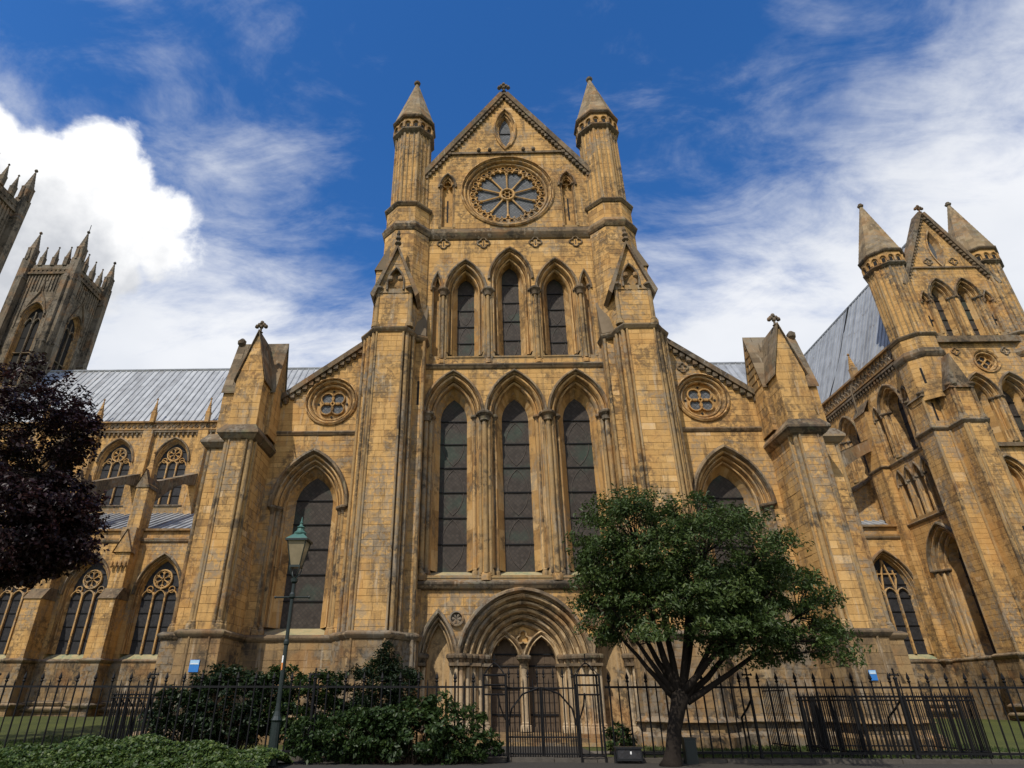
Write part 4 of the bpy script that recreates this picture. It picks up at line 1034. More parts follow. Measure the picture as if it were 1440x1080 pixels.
def pinnacle(parent, x, y, z, h, w, mat=M_TRIM, name='pinnacle'):
    m = MB(); m.box(x - w / 2, x + w / 2, y - w / 2, y + w / 2, z, z + h * .38, .5)
    m.lathe(x, y, [(w * .72, z + h * .36), (w * .76, z + h * .40), (w * .55, z + h * .44)], 4, .3, pi / 4)
    n = 6
    for k in range(n):
        z0, z1 = z + h * (.42 + .5 * k / n), z + h * (.42 + .5 * (k + 1) / n); r0_, r1 = w * .55 * (1 - k / n * .9), w * .55 * (1 - (k + 1) / n * .9)
        m.lathe(x, y, [(r0_ + .02, z0), (r1, z1)], 4, .5, pi / 4)
    m.lathe(x, y, [(.02, z + h * .90), (w * .22, z + h * .93), (w * .22, z + h * .96), (.02, z + h)], 6, .2)
    return m.build(name, mat, parent)
def roof_slope(B, x0, x1, y0, z0, y1, z1, step, name='lead_roof'):
    m = MB(); n = int((x1 - x0) / step)
    for k in range(n):
        a, b = x0 + (x1 - x0) * k / n, x0 + (x1 - x0) * (k + 1) / n; cut = random.uniform(.3, .7)
        for f0, f1 in ((0, cut), (cut, 1)):
            P = lambda x, f: (x, y0 + (y1 - y0) * f, z0 + (z1 - z0) * f)
            m.add([P(a, f0), P(b, f0), P(b, f1), P(a, f1)], [(0, 1, 2, 3)])
    o = m.build(name, M_LEAD, B.root)
    r = MB()
    for k in range(n + 1):
        a = x0 + (x1 - x0) * k / n; r.tube([(a, y0 - .02, z0 + .03), (a, y1, z1 + .03)], .055, 5, random.random(), True)
    r.build('standing_roll', M_LEAD, o, kind='stuff'); return o
Y_A, Y_C, Y_R, Z_R = 14.0, 19.6, 24.4, 26.25

def parapet(B, x0, x1, y, z0, z1, fr, pierced=True, parent=None):
    m = MB(); m.fbox(fr, x0, x1, z0, z0 + .10, -.3, .12, .3); m.fbox(fr, x0, x1, z1 - .12, z1, -.34, .10, .2)
    m.fbox(fr, x0, x1, z0 + .1, z1 - .12, -.24, -.06, .55); o = m.build('parapet', M_TRIM, B.root if parent is None else parent)
    if pierced:
        st = .42; n = int((x1 - x0) / st); dm = None
        for k in range(n):
            u = x0 + st * (k + .5) + (x1 - x0 - n * st) / 2
            if dm is None:
                mm = MB(); H = z1 - z0 - .22; zc_ = z0 + .1 + H / 2
                ribbon(mm, fr, [(u - st * .42, zc_), (u, zc_ + H * .42), (u + st * .42, zc_), (u, zc_ - H * .42)], .05, -.06, -.0, True, .5)
                mm.fbox(fr, u - .09, u + .09, zc_ - .09, zc_ + .09, -.06, -.045, .05); dm, o0 = mm.mesh('parapet_panel', M_CRUST); off = o0 - fr.p(u, 0, 0)
            link('parapet_panel', dm, fr.p(u, 0, 0) + off, o)
    return o
def corbel_table(B, fr, x0, x1, z, step=.34, r=.1, parent=None):
    n = int((x1 - x0) / step); me = None; m = MB(); m.fbox(fr, x0, x1, z, z + .12, -.05, .16, .3); o = m.build('corbel_table', M_CRUST, B.root if parent is None else parent)
    for k in range(n):
        u = x0 + (x1 - x0) * (k + .5) / n
        if me is None:
            mm = MB(); mm.fbox(fr, u - r * .6, u + r * .6, z - .22, z, -.02, .13, .3); mm.fbox(fr, u - r * .4, u + r * .4, z - .32, z - .22, -.02, .07, .2); me, o0 = mm.mesh('corbel', M_CRUST); off = o0 - fr.p(u, 0, 0)
        link('corbel', me, fr.p(u, 0, 0) + off, o)

def nave_bays(B, wins, butts, x0, x1, wheel, flyers=True):
    FA = Frame((0, Y_A, 0), (1, 0)); FC = Frame((0, Y_C, 0), (1, 0)); hs, hc = [], []
    for x in wins:
        hs.append(traceried(B, FA, x, 1.28, 6.35, 2.15, 3.35, 1.0, 6.5, 1.72, .45, wheel, 'aisle_window'))
        hc.append(traceried(B, FC, x, 1.22, 16.2, 1.75, 13.2, 1.0, 16.25, 1.45, .4, True, 'clerestory_window'))
    ashlar(B, FA, 3.05, 9.3, x0, x1, hs, ch=.26); ashlar(B, FA, .1, 2.85, x0, x1, [], ch=.28, d=.12)
    ashlar(B, FC, 12.3, 18.6, x0, x1, hc, ch=.27)
    m = MB(); band(m, [(x0, Y_A), (x1, Y_A)], 2.95); m.build('string_course', M_CRUST, B.root); m = MB(); band(m, [(x0, Y_A - .12), (x1, Y_A - .12)], 1.0, k=.9); m.build('string_course', M_CRUST, B.root); m = MB(); band(m, [(x0, Y_A - .2), (x1, Y_A - .2)], .72, k=.9); m.build('string_course', M_CRUST, B.root)
    m = MB(); band(m, [(x0, Y_A), (x1, Y_A)], 9.28, k=.8); m.build('string_course', M_CRUST, B.root)
    parapet(B, x0, x1, Y_A, 9.35, 10.0, FA, pierced=False); parapet(B, x0, x1, Y_C, 18.62, 19.35, FC)
    corbel_table(B, FC, x0, x1, 18.42)
    m = MB(); band(m, [(x0, Y_C), (x1, Y_C)], 13.0, k=.6); m.build('string_course', M_CRUST, B.root)
    roof_slope(B, x0, x1, Y_A + .35, 10.0, Y_C - .02, 12.45, .45, 'aisle_roof'); roof_slope(B, x0, x1, Y_C + .3, 19.3, Y_R, Z_R, .47, 'main_roof')
    m = MB(); m.tube([(x0, Y_R, Z_R + .05), (x1, Y_R, Z_R + .05)], .12, 6, .4); m.build('ridge_roll', M_LEAD, B.root)
    m = MB(); m.add([(x0, Y_R, Z_R), (x1, Y_R, Z_R), (x1, 29.2, 19.3), (x0, 29.2, 19.3)], [(0, 1, 2, 3)], .5); m.build('rear_roof', M_LEADG, B.root)
    m = MB(); m.box(x0, x1, 14.5, 34, .1, 9.9, .5); m.box(x0, x1, 20.1, 29, 9, 19, .5); m.build('core_wall', M_STONE, B.root)
    for x in butts:
        p = [(x - .46, Y_A), (x - .46, Y_A - 1.2), (x + .46, Y_A - 1.2), (x + .46, Y_A)]
        clad(B, p, .2, 6.0, closed=False, ch=.28, bl=(.35, .6)); m = MB()
        m.add([(x - .5, Y_A - 1.27, 5.98), (x + .5, Y_A - 1.27, 5.98), (x + .5, Y_A - .75, 6.6), (x - .5, Y_A - .75, 6.6), (x - .5, Y_A, 5.98), (x + .5, Y_A, 5.98), (x - .5, Y_A - 0, 6.6), (x + .5, Y_A, 6.6)], [(0, 1, 2, 3), (0, 3, 6, 4), (1, 5, 7, 2), (0, 4, 5, 1)], .35)
        bt = m.build('buttress', M_CRUST, B.root)
        p2 = [(x - .42, Y_A), (x - .42, Y_A - .78), (x + .42, Y_A - .78), (x + .42, Y_A)]; clad(B, p2, 6.3, 9.9, closed=False, ch=.28, bl=(.3, .5))
        m = MB(); band(m, p, 2.95, k=.9); m.build('string_course', M_CRUST, bt); m = MB(); band(m, offset_line(p, .1), .9, k=.8); m.build('string_course', M_CRUST, bt)
        m = MB(); gz = 8.5
        for k in (-1, 1): m.add([(x + k * .56, Y_A - .95, gz - .05), (x, Y_A - .95, gz + 1.3), (x, Y_A - .4, gz + 1.3), (x + k * .56, Y_A - .4, gz - .05)], [(0, 1, 2, 3) if k < 0 else (3, 2, 1, 0)], .3)
        m.add([(x - .5, Y_A - .9, gz), (x + .5, Y_A - .9, gz), (x, Y_A - .9, gz + 1.2)], [(0, 1, 2)], .6)
        for k in range(4): m.lathe(x + (-.38 + .25 * k), Y_A - .95, [(.02, gz - .9), (.09, gz - .8), (.10, gz - .6), (.03, gz - .5)], 6, .3)
        m.build('gablet', M_TRIM, bt)
        # pier, pinnacle and flying buttress
        p3 = [(x - .36, Y_A + .5), (x - .36, Y_A - .5), (x + .36, Y_A - .5), (x + .36, Y_A + .5)]; clad(B, p3, 9.9, 12.6, ch=.28, bl=(.3, .45))
        m = MB()
        for k in (-1, 1): m.add([(x + k * .46, Y_A - .58, 12.3), (x, Y_A - .58, 13.5), (x, Y_A + .58, 13.5), (x + k * .46, Y_A + .58, 12.3)], [(0, 1, 2, 3) if k < 0 else (3, 2, 1, 0)], .3)
        m.add([(x - .4, Y_A - .55, 12.35), (x + .4, Y_A - .55, 12.35), (x, Y_A - .55, 13.4)], [(0, 1, 2)], .6); m.build('pier_gable', M_CRUST, bt)
        pinnacle(bt, x, Y_A - .1, 12.9, 1.9, .36)
        if flyers:
            m = MB(); n = 10; up, dn = [], []
            for k in range(n + 1):
                f = k / n; y = Y_A + .4 + (Y_C - Y_A - .4) * f; up.append((y, 13.0 + 2.35 * f)); dn.append((y, 11.6 + 2.75 * math.sin(f * pi / 2)))
            for sx in (-.24, .24): m.add([(x + sx, y, z) for y, z in up + dn[::-1]], [tuple(range(2 * n + 2))], .4)
            for q in (up, dn):
                b = [(x - .27, y, z) for y, z in q]; c = [(x + .27, y, z) for y, z in q]; m.loft(b, c, rnd=True)
            m.build('flying_buttress', M_CRUST, bt)
        p4 = [(x - .36, Y_C), (x - .36, Y_C - .32), (x + .36, Y_C - .32), (x + .36, Y_C)]; clad(B, p4, 12.3, 18.5, closed=False, ch=.28, bl=(.3, .4))
        pinnacle(bt, x, Y_C - .1, 19.2, 2.0, .3)
NB = Building('church_nave', (-24, 17, .4), 'long nave wing with grey lead roof, traceried windows and flying buttresses beyond the lamp post', 'church wing')
nave_bays(NB, [-19.45, -23.5, -27.55, -31.6, -35.65], [-21.47, -25.52, -29.57, -33.62], -38.5, -8.9, True)
m = MB(); m.box(-18.6, -18.0, 14.6, 15.2, 10.0, 10.75, .5); m.build('roof_hatch', M_LEADG, NB.root)
NB.finish({'wall': (M_MORT, False)}, 160)
CB = Building('church_choir', (18, 17, .4), 'narrow choir bay with one three-light window, squeezed between the two gabled fronts', 'church wing')
nave_bays(CB, [20.75], [], 9.2, 22.3, False)
CB.finish({'wall': (M_MORT, False)}, 60)

# ------------------------------------------------------------------ east transept
EB = Building('church_transept', (25.3, 11, .4), 'smaller gabled church front with conical turrets, right beyond the green tree', 'church front')
EX, EY = 25.3, 8.0
EF_ = Frame((EX, EY, 0), (1, 0)); FLX = 22.35; WF = Frame((FLX, 20.0, 0), (0, -1))      # west flank: u = 20 - y
# flank
fh = [lancet(EB, WF, 20 - 11.4, 1.45, 7.2, 2.15, 3.15, .48, 7.6, 1.0, depth=.9, nord=3, rows=6, shafts=3, sr=.07, sill=.25, glass=M_GLASSD, pattern=False, label='tall dark lancet in the shaded west flank')]
ashlar(EB, WF, 3.05, 9.75, 6.0, 12.2, fh, ch=.26); ashlar(EB, WF, .1, 2.85, 6.0, 12.2, [], ch=.28, d=.12)
ch_ = []
for uy in (11.75, 16.3):
    ch_.append(lancet(EB, WF, 20 - uy, .98, 16.2, 1.4, 13.55, .42, 16.4, .75, depth=.75, nord=2, rows=4, shafts=2, sr=.06, sill=.2, glass=M_GLASSD, pattern=False))
for uy in (13.15, 10.35): blind_arch(EB, WF, 20 - uy, .3, 16.0, .8, 13.6, .3, hoodk=.7); ch_.append(hole_arch(20 - uy, .3, 16.0, .8, 13.6))
ashlar(EB, WF, 13.3, 18.35, 0, 12.2, ch_, ch=.26)
th = []
for k in range(4):
    u = 20 - 13.05 + .72 * k + .1; blind_arch(EB, WF, u, .33, 11.9, .85, 10.0, .4, name='triforium_arch', hoodk=.6, sr=.05); th.append(hole_arch(u, .33, 11.9, .85, 10.0))
ashlar(EB, WF, 9.85, 13.2, 5.0, 12.2, th, ch=.26); ashlar(EB, WF, 9.9, 13.2, 0, 5.0, [], ch=.26)
m = MB(); LN = [(FLX, 20.), (FLX, 8.5)]
band(m, LN, 13.25, k=.8); m.build('string_course', M_CRUST, EB.root)
m = MB(); band(m, [(FLX, 14.), (FLX, 8.5)], 9.8, k=.8); m.build('string_course', M_CRUST, EB.root); m = MB(); band(m, [(FLX, 14.), (FLX, 8.5)], 2.95); m.build('string_course', M_CRUST, EB.root)
corbel_table(EB, WF, 0, 11.2, 18.25, .3); parapet(EB, 0, 11.4, 0, 18.5, 19.5, WF)
pp = [(FLX, 14.75), (FLX - .42, 14.75), (FLX - .42, 13.55), (FLX, 13.55)]
clad(EB, pp, .2, 16.8, closed=False, ch=.26, bl=(.3, .6)); m = MB(); m.add([(FLX - .5, 14.82, 16.75), (FLX - .5, 13.48, 16.75), (FLX, 13.48, 17.6), (FLX, 14.82, 17.6)], [(0, 1, 2, 3)], .3); pb = m.build('buttress', M_CRUST, EB.root)
m = MB(); band(m, pp, 13.25, k=.8); m.build('string_course', M_CRUST, pb); m = MB(); band(m, pp, 2.95, k=.9); m.build('string_course', M_CRUST, pb)
pinnacle(pb, FLX + .1, 14.1, 19.3, 1.9, .36)
m = MB(); m.tube([(FLX - .2, 14.3, 19.0), (FLX - .3, 14.3, 18.6), (FLX - .35, 14.25, 16.9)], .05, 6, .3); m.build('rainwater_pipe', M_SLATE, EB.root)
m = MB(); n = 8; up = [(FLX - .3 - 3.6 * k / n, 15.25 - 1.5 * k / n) for k in range(n + 1)]; dn = [(x, z - .75 - .9 * (k / n) ** 2) for k, (x, z) in enumerate(up)]
for sy in (-.25, .25): m.add([(x, 14.3 + sy, z) for x, z in up + dn[::-1]], [tuple(range(2 * n + 2))], .4)
for q in (up, dn): m.loft([(x, 14.02, z) for x, z in q], [(x, 14.58, z) for x, z in q], rnd=True)
m.build('flying_buttress', M_CRUST, EB.root)
# lean-to gable wall over the choir aisle
ashlar(EB, Frame((0, 15.8, 0), (1, 0)), 10.5, 13.1, lambda z: 19.6 if z < 11.5 else 19.6 + (z - 11.5) * (FLX - 19.6) / 1.6, FLX, [], ch=.26)
m = MB(); m.tube([(19.5, 15.75, 11.55), (FLX, 15.75, 13.2)], .12, 6, .2); m.build('wall_coping', M_CRUST, EB.root)
# front
eh = []
for k, uc in enumerate((-.72, .72)):
    eh.append(lancet(EB, EF_, uc, .64, 21.3, 1.2, 18.85, .22, 21.3, .75, depth=.6, nord=2, rows=5, shafts=2, sr=.045, sill=.2, hoodk=.7, pattern=False, label=('left' if k == 0 else 'right') + ' lancet of the small gable'))
egl = lambda z: -2.4 if z < 22.2 else -2.4 * (27.2 - z) / 5.0
eh.append(hole_ves(0, 24.7, .34, 1.25)); 
for sg in (-1, 1): eh.append(hole_arch(sg * 1.72, .24, 20.9, .7, 18.9)); blind_arch(EB, EF_, sg * 1.72, .24, 20.9, .7, 18.9, .25, hoodk=.6)
ashlar(EB, EF_, 18.65, 23.3, egl, lambda z: -egl(z), eh, ch=.24); ashlar(EB, EF_, 23.35, 27.1, egl, lambda z: -egl(z), eh, ch=.24)
m = MB(); m.fbox(EF_, -1.85, 1.85, 23.27, 23.37, -.02, .09, .3); m.build('string_course', M_CRUST, EB.root); m = MB(); m.fbox(EF_, -2.6, 2.6, 18.25, 18.62, -.02, .22, .4); m.build('string_course', M_CRUST, EB.root)
m = MB(); V2 = vesica_pts(.34, 1.25); rr = [[EF_.p(u * k, 24.7 + z * (1 - (1 - k) * .6), d) for u, z in V2] for k, d in ((1.2, .0), (1.2, .08), (1, .08), (.8, -.1), (.55, -.25))]
for A, Bq in zip(rr[:-1], rr[1:]): m.loft(Bq, A, True, rnd=True)
vv = m.build('vesica_window', M_TRIM, EB.root); m = MB(); m.add([EF_.p(u * .57, 24.7 + z * .76, -.24) for u, z in V2], [tuple(range(len(V2)))], .5); m.build('pane', M_GLASSL, vv)
for sg in (-1, 1):
    quatrefoil(EB, EF_, sg * .72, 23.75, .24); quatrefoil(EB, EF_, sg * 1.3, 17.75, .22)
    m = MB(); ribbon(m, EF_, [(sg * 1.72 - .28, 19.9), (sg * 1.72 + .28, 19.9)], .12, -.25, -.2, False, .1); ribbon(m, EF_, [(sg * 1.72, 19.55), (sg * 1.72, 20.2)], .12, -.25, -.195, False, .1); m.build('cross_slit', M_DARK, EB.root)
    coping(EB, EF_, (sg * 2.55, 22.05), (0, 27.3), wd=.22, corb=.25, cs=.075)
finial_cross(EB, EX, EY - .1, 27.2, .8)
fh2 = [hole_circ(.1, 17.15, .62)]
m = MB(); ring_sweep(m, EF_, .1, 17.15, .62, [(.05, -.02), (.05, .07), (-.02, .02)] + orders(1, .16, .15)[1:] + [(-.2, -.25)], 30); disc(m, EF_, .1, 17.15, .44, -.24, 20, .6)
qw = m.build('quatrefoil_window', M_TRIM, EB.root)
for k in range(4):
    t = k * pi / 2; c = (.1 + .21 * math.cos(t), 17.15 + .21 * math.sin(t)); m = MB(); disc(m, EF_, *c, .16, -.225, 12, .5); m.build('pane', M_GLASSD, qw); m = MB(); ribbon(m, EF_, circle_pts(*c, .17, 12), .05, -.24, -.15, True, .6); m.build('foil_ring', M_TRIM, qw)
for uc in (-.75, .95):
    fh2.append(lancet(EB, EF_, uc, .78, 15.1, 1.3, 12.75, .33, 15.2, .65, depth=.8, nord=2, rows=4, shafts=2, sr=.055, sill=.25, hoodk=.8, pattern=False))
ashlar(EB, EF_, 12.5, 18.3, -2.4, 2.4, fh2, ch=.24)
fh3 = []
for uc in (-1.0, .9): blind_arch(EB, EF_, uc, .8, 10.6, 1.2, 5.0, .5, nord=2); fh3.append(hole_arch(uc, .8, 10.6, 1.2, 5.0))
ashlar(EB, EF_, .2, 12.4, -2.4, 2.4, fh3, ch=.26)
m = MB(); m.fbox(EF_, -2.4, 2.4, 12.3, 12.5, -.02, .18, .3); m.build('string_course', M_CRUST, EB.root)
for sg in (-1, 1):
    P0 = [(22.35, 10.2), (21.95, 9.9), (21.55, 9.45), (21.55, 8.25), (22.35, 8.25), (22.35, 7.25), (23.5, 7.25), (23.75, 7.6), (23.75, 8.0)]
    mir = lambda L: [(2 * EX - x, y) for x, y in L][::-1]
    P_ = P0 if sg < 0 else mir(P0)
    clad(EB, P_, 2.95, 13.35, closed=False, ch=.255, bl=(.35, .7)); clad(EB, offset_line(P_, .12), .1, 2.85, closed=False, ch=.28)
    m = MB(); band(m, P_, 13.45, k=1.0); bt = m.build('corner_buttress', M_CRUST, EB.root)
    m = MB(); band(m, offset_line(P_, .12), 2.92, k=.9); m.build('string_course', M_CRUST, bt); m = MB(); band(m, offset_line(P_, .16), .95, k=.9); m.build('string_course', M_CRUST, bt); m = MB(); band(m, offset_line(P_, .24), .62, k=.9); m.build('string_course', M_CRUST, bt)
    P2 = [(22.35, 10.0), (21.62, 9.4), (21.62, 8.33), (22.4, 8.33), (22.4, 7.33), (23.42, 7.33), (23.7, 8.0)]; P2 = P2 if sg < 0 else mir(P2)
    clad(EB, P2, 13.5, 15.3, closed=False, ch=.255)
    fx = lambda x: x if sg < 0 else 2 * EX - x
    for x, y in ((21.6, 9.4), (21.6, 8.3), (22.33, 8.22), (22.4, 7.3), (22.55, 7.25), (23.4, 7.25), (23.5, 7.32)):
        shaft(bt, fx(x), y, 3.0, 13.3, .075, cap=False, base=False); shaft(bt, fx(x) + .03, y + .04, 13.55, 15.25, .07, capk=.8)
    m = MB(); A = [(21.5, 8.2, 15.25), (21.5, 9.5, 15.25), (22.4, 9.6, 17.0), (22.4, 8.1, 17.0)]; A = [(fx(x), y, z) for x, y, z in A]
    m.add(A, [(3, 2, 1, 0) if sg < 0 else (0, 1, 2, 3)], .3); A = [(21.5, 8.2, 15.25), (22.4, 8.2, 15.25), (22.4, 8.1, 17.0)]; m.add([(fx(x), y, z) for x, y, z in A], [(0, 1, 2)], .5); m.build('weathering', M_SLATE, bt)
    m = MB(); A = [(22.3, 7.2, 15.25), (23.5, 7.2, 15.25), (22.9, 7.15, 17.2), (22.3, 8.3, 15.25), (23.5, 8.3, 15.25), (22.9, 8.3, 17.2)]
    m.add([(fx(x), y, z) for x, y, z in A], [(0, 1, 2)], .55); m.add([(fx(x), y, z) for x, y, z in A], [(0, 2, 5, 3), (1, 4, 5, 2)], .2); m.build('gablet', M_CRUST, bt)
    oc = octagon(fx(22.6), 8.75, 1.1); clad(EB, oc, 15.0, 17.6, ch=.255, bl=(.3, .6))
    m = MB(); band(m, oc, 17.6, BIGS, closed=True, k=.9); m.build('string_course', M_CRUST, bt)
    if sg < 0:
        f_ = Frame((*oc[0], 0), (oc[1][0] - oc[0][0], oc[1][1] - oc[0][1])); m = MB(); m.fbox(f_, .37, .47, 15.9, 16.8, -.02, .016, .1); m.build('slit_opening', M_DARK, bt)
        f_ = Frame((21.62, 8.33, 0), (1, 0)); m = MB(); m.fbox(f_, .35, .45, 13.9, 14.9, -.02, .016, .1); m.build('slit_opening', M_DARK, bt)
        f_ = Frame((22.35, 7.25, 0), (1, 0)); m = MB(); m.fbox(f_, .7, .82, 7.3, 8.2, -.02, .016, .1); m.build('slit_opening', M_DARK, bt)
    turret(EB, fx(22.6), 8.75, 17.7, 18.75, 23.6, 24.5, 28.95, 1.12, .98)
# body, roof
m = MB(); m.box(FLX + 1.0, 2 * EX - FLX - 1.0, 8.95, 20, .2, 18.4, .5); m.build('core_wall', M_STONE, EB.root)
roof = MB(); n = 40; rx = EX
for k in range(n):
    y0, y1 = 8.4 + 16 * k / n, 8.4 + 16 * (k + 1) / n; c = random.uniform(.3, .7); zb_, zt_ = 19.2, 26.5
    for f0, f1 in ((0, c), (c, 1)):
        Q = lambda y, f: (FLX + .1 + (rx - FLX - .1) * f, y, zb_ + (zt_ - zb_) * f)
        roof.add([Q(y1, f0), Q(y0, f0), Q(y0, f1), Q(y1, f1)], [(0, 1, 2, 3)])
roof.add([(2 * EX - FLX, 8.4, 19.2), (2 * EX - FLX, 24, 19.2), (rx, 24, 26.5), (rx, 8.4, 26.5)], [(0, 1, 2, 3)])
ro = roof.build('main_roof', M_LEAD, EB.root)
m = MB()
for k in range(n + 1):
    y = 8.4 + 16 * k / n; m.tube([(FLX + .1, y, 19.23), (rx, y, 26.53)], .03, 5, random.random())
m.build('standing_roll', M_LEAD, ro, kind='stuff')
m = MB(); m.tube([(rx, 8.4, 26.5), (rx, 24, 26.5)], .1, 6, .3); m.build('ridge_roll', M_LEAD, ro)
m = MB(); m.tube([(FLX + .2, 17.7, 19.5), (FLX + 1.2, 17.1, 21.9), (rx - .05, 16.6, 26.5)], .05, 5, .1); m.build('roof_cable', M_IRON, ro)
EB.finish({'wall': (M_MORT, False)}, 220)

# ------------------------------------------------------------------ west towers
def tower(x0, y0, w, label):
    B = Building('bell_tower', (x0 + w / 2, y0 + w / 2, 0), label, 'tower'); x1, y1 = x0 + w, y0 + w; ZT = 41.0
    pl_ = [(x0, y0), (x1, y0), (x1, y1), (x0, y1)]
    for i in range(4):
        a, b = pl_[i], pl_[(i + 1) % 4]; f = Frame((a[0], a[1], 0), (b[0] - a[0], b[1] - a[1])); c = w / 2; hs = []
        if i < 2:
            hs = [lancet(B, f, c, 1.05, 34.3, 1.6, 27.0, .80, 34.3, 1.3, depth=.5, nord=2, rows=5, shafts=0, sill=.3, glass=M_DARK, pattern=False, name='belfry_window')]
            win = [o for o in B.root.children if o.name.startswith('belfry_window')][-1]
            m = MB(); m.fbox(f, c - .06, c + .06, 27, 35.0, -.48, -.3, .5); m.build('mullion', M_TOWER, win)
            m = MB()
            for k in (-1, 1): ribbon(m, f, arc(.36, 33.6, .7, 0, None, c + k * .4, 5), .09, -.48, -.3, False, .5)
            ribbon(m, f, [(c - .8, 30.4), (c + .8, 30.4)], .12, -.48, -.3, False, .5); m.build('tracery', M_TOWER, win)
            m = MB(); ribbon(m, f, [(c - 1.2, 34.6), (c - .6, 36.3), (c - .12, 37.2), (c, 38.6), (c + .12, 37.2), (c + .6, 36.3), (c + 1.2, 34.6)], .14, -.02, .14, False, .4); m.build('ogee_hood', M_CRUST, win)
            for k in range(12):
                u = .75 + (w - 1.5) * k / 11
                if abs(u - c) < 1.35:
                    zl = 37.3 if abs(u - c) > .3 else 38.6
                else: zl = 26.0 if False else 33.0
                m = MB(); m.fbox(f, u - .045, u + .045, zl, 39.3, -.02, .10, .6); m.build('panel_rib', M_TOWER, B.root)
            m = MB(); m.fbox(f, .5, w - .5, 39.3, 39.55, -.02, .22, .3); m.build('string_course', M_CRUST, B.root); m = MB(); m.fbox(f, .5, w - .5, 26.2, 26.45, -.02, .2, .3); m.build('string_course', M_CRUST, B.root); m = MB(); m.fbox(f, .5, w - .5, 39.9, 40.1, -.2, .1, .3); m.build('string_course', M_CRUST, B.root)
            for k in range(9):
                u = .75 + (w - 1.5) * k / 8; m = MB(); m.fbox(f, u - .13, u + .13, 39.55, 39.9, -.02, .08, .2); m.build('parapet_panel', M_CRUST, B.root)
        ashlar(B, f, 12, 39.4, 0, w, hs, ch=.42, bl=(.5, 1.0)); ashlar(B, f, 39.5, 40.6, 0, w, [], ch=.4)
        for k in range(3):
            u = w * (k + 1) / 4; q = f.p(u, 0, -.1); pinnacle(B.root, q.x, q.y, 40.5, 2.5, .42, M_TOWER)
    for cx, cy in pl_:
        sx = 1 if cx == x1 else -1; sy = 1 if cy == y1 else -1; m = MB()
        for dx, dy, a, b in ((-.25, .35, .28, .35), (.35, -.25, .35, .28)):
            ctr = (cx + sx * dx, cy + sy * dy); z = 10
            for zz, kk in ((22, 1.0), (31, .85), (38.6, .7)):
                m.box(ctr[0] - a * kk * 1.3, ctr[0] + a * kk * 1.3, ctr[1] - b * kk * 1.3, ctr[1] + b * kk * 1.3, z, zz, .4 + .2 * random.random())
                m.lathe(ctr[0], ctr[1], [(.62 * kk, zz), (.66 * kk, zz + .1), (.3 * kk, zz + .6)], 4, .2, pi / 4); z = zz
        m.box(cx - .42, cx + .42, cy - .42, cy + .42, 30, 41.2, .5); bt = m.build('buttress', M_TOWER, B.root)
        pinnacle(bt, cx, cy, 41.0, 4.0, .72, M_TOWER)
        for q in range(4):
            ax, ay = (.42, 0, -.42, 0)[q], (0, .42, 0, -.42)[q]; pinnacle(bt, cx + ax, cy + ay, 41.0, 1.5, .2, M_TOWER)
    B.finish({'wall': (M_MORT, False)}, 0, M_TOWER); return B
TW = tower(-47.6, 27.7, 5.1, 'west tower of weathered grey stone with spiky pinnacles, whole top visible above the nave roof')
m = MB(); m.tube([(-42.9, 28.3, 41), (-43.0, 28.3, 46.3)], .035, 5, .2); m.build('mast', M_IRON, TW.root)
tower(-47.6, 14.2, 5.1, 'nearer and taller-looking grey tower with pinnacles, cut off by the left edge of the photo')

# ------------------------------------------------------------------ plants
def leaf_object(name, P, Nrm, L, tone, mat, parent=None, wd=.5, **props):
    """many separate folded leaves: P centres, Nrm normals, L lengths"""
    n = len(P); Nrm = Nrm / np.linalg.norm(Nrm, axis=1, keepdims=True)
    r = rng.normal(size=(n, 3)); r[:, 2] -= .6; t = r - (r * Nrm).sum(1, keepdims=True) * Nrm; t /= np.linalg.norm(t, axis=1, keepdims=True); b = np.cross(Nrm, t)
    L = L[:, None]; base = P - t * L * .5; tip = P + t * L * .5 - Nrm * L * .12
    s1 = P + b * L * wd * .5 + Nrm * L * .10; s2 = P - b * L * wd * .5 + Nrm * L * .10
    V = np.stack([base, s1, tip, s2], 1).reshape(-1, 3); lo, hi = V.min(0), V.max(0); o = np.array([(lo[0] + hi[0]) / 2, (lo[1] + hi[1]) / 2, lo[2]]); V = V - o
    me = bpy.data.meshes.new(name); me.vertices.add(n * 4); me.vertices.foreach_set('co', V.ravel())
    idx = np.arange(n)[:, None] * 4 + np.array([0, 1, 2, 0, 2, 3]); me.loops.add(n * 6); me.loops.foreach_set('vertex_index', idx.ravel().astype(np.int32))
    me.polygons.add(n * 2); me.polygons.foreach_set('loop_start', np.arange(n * 2, dtype=np.int32) * 3)
    a = me.attributes.new('tone', 'FLOAT', 'FACE'); a.data.foreach_set('value', np.repeat(np.clip(tone, 0, 1), 2).astype(np.float32))
    me.materials.append(mat); me.update(calc_edges=True); me.validate()
    return link(name, me, Vector(o), parent, **props)
def ell_points(n, c, r, lo=.55, flat=None):
    d = rng.normal(size=(n, 3)); d /= np.linalg.norm(d, axis=1, keepdims=True)
    k = lo + (1 - lo) * rng.random(n) ** .6
    p = np.array(c) + d * np.array(r) * k[:, None]
    return p
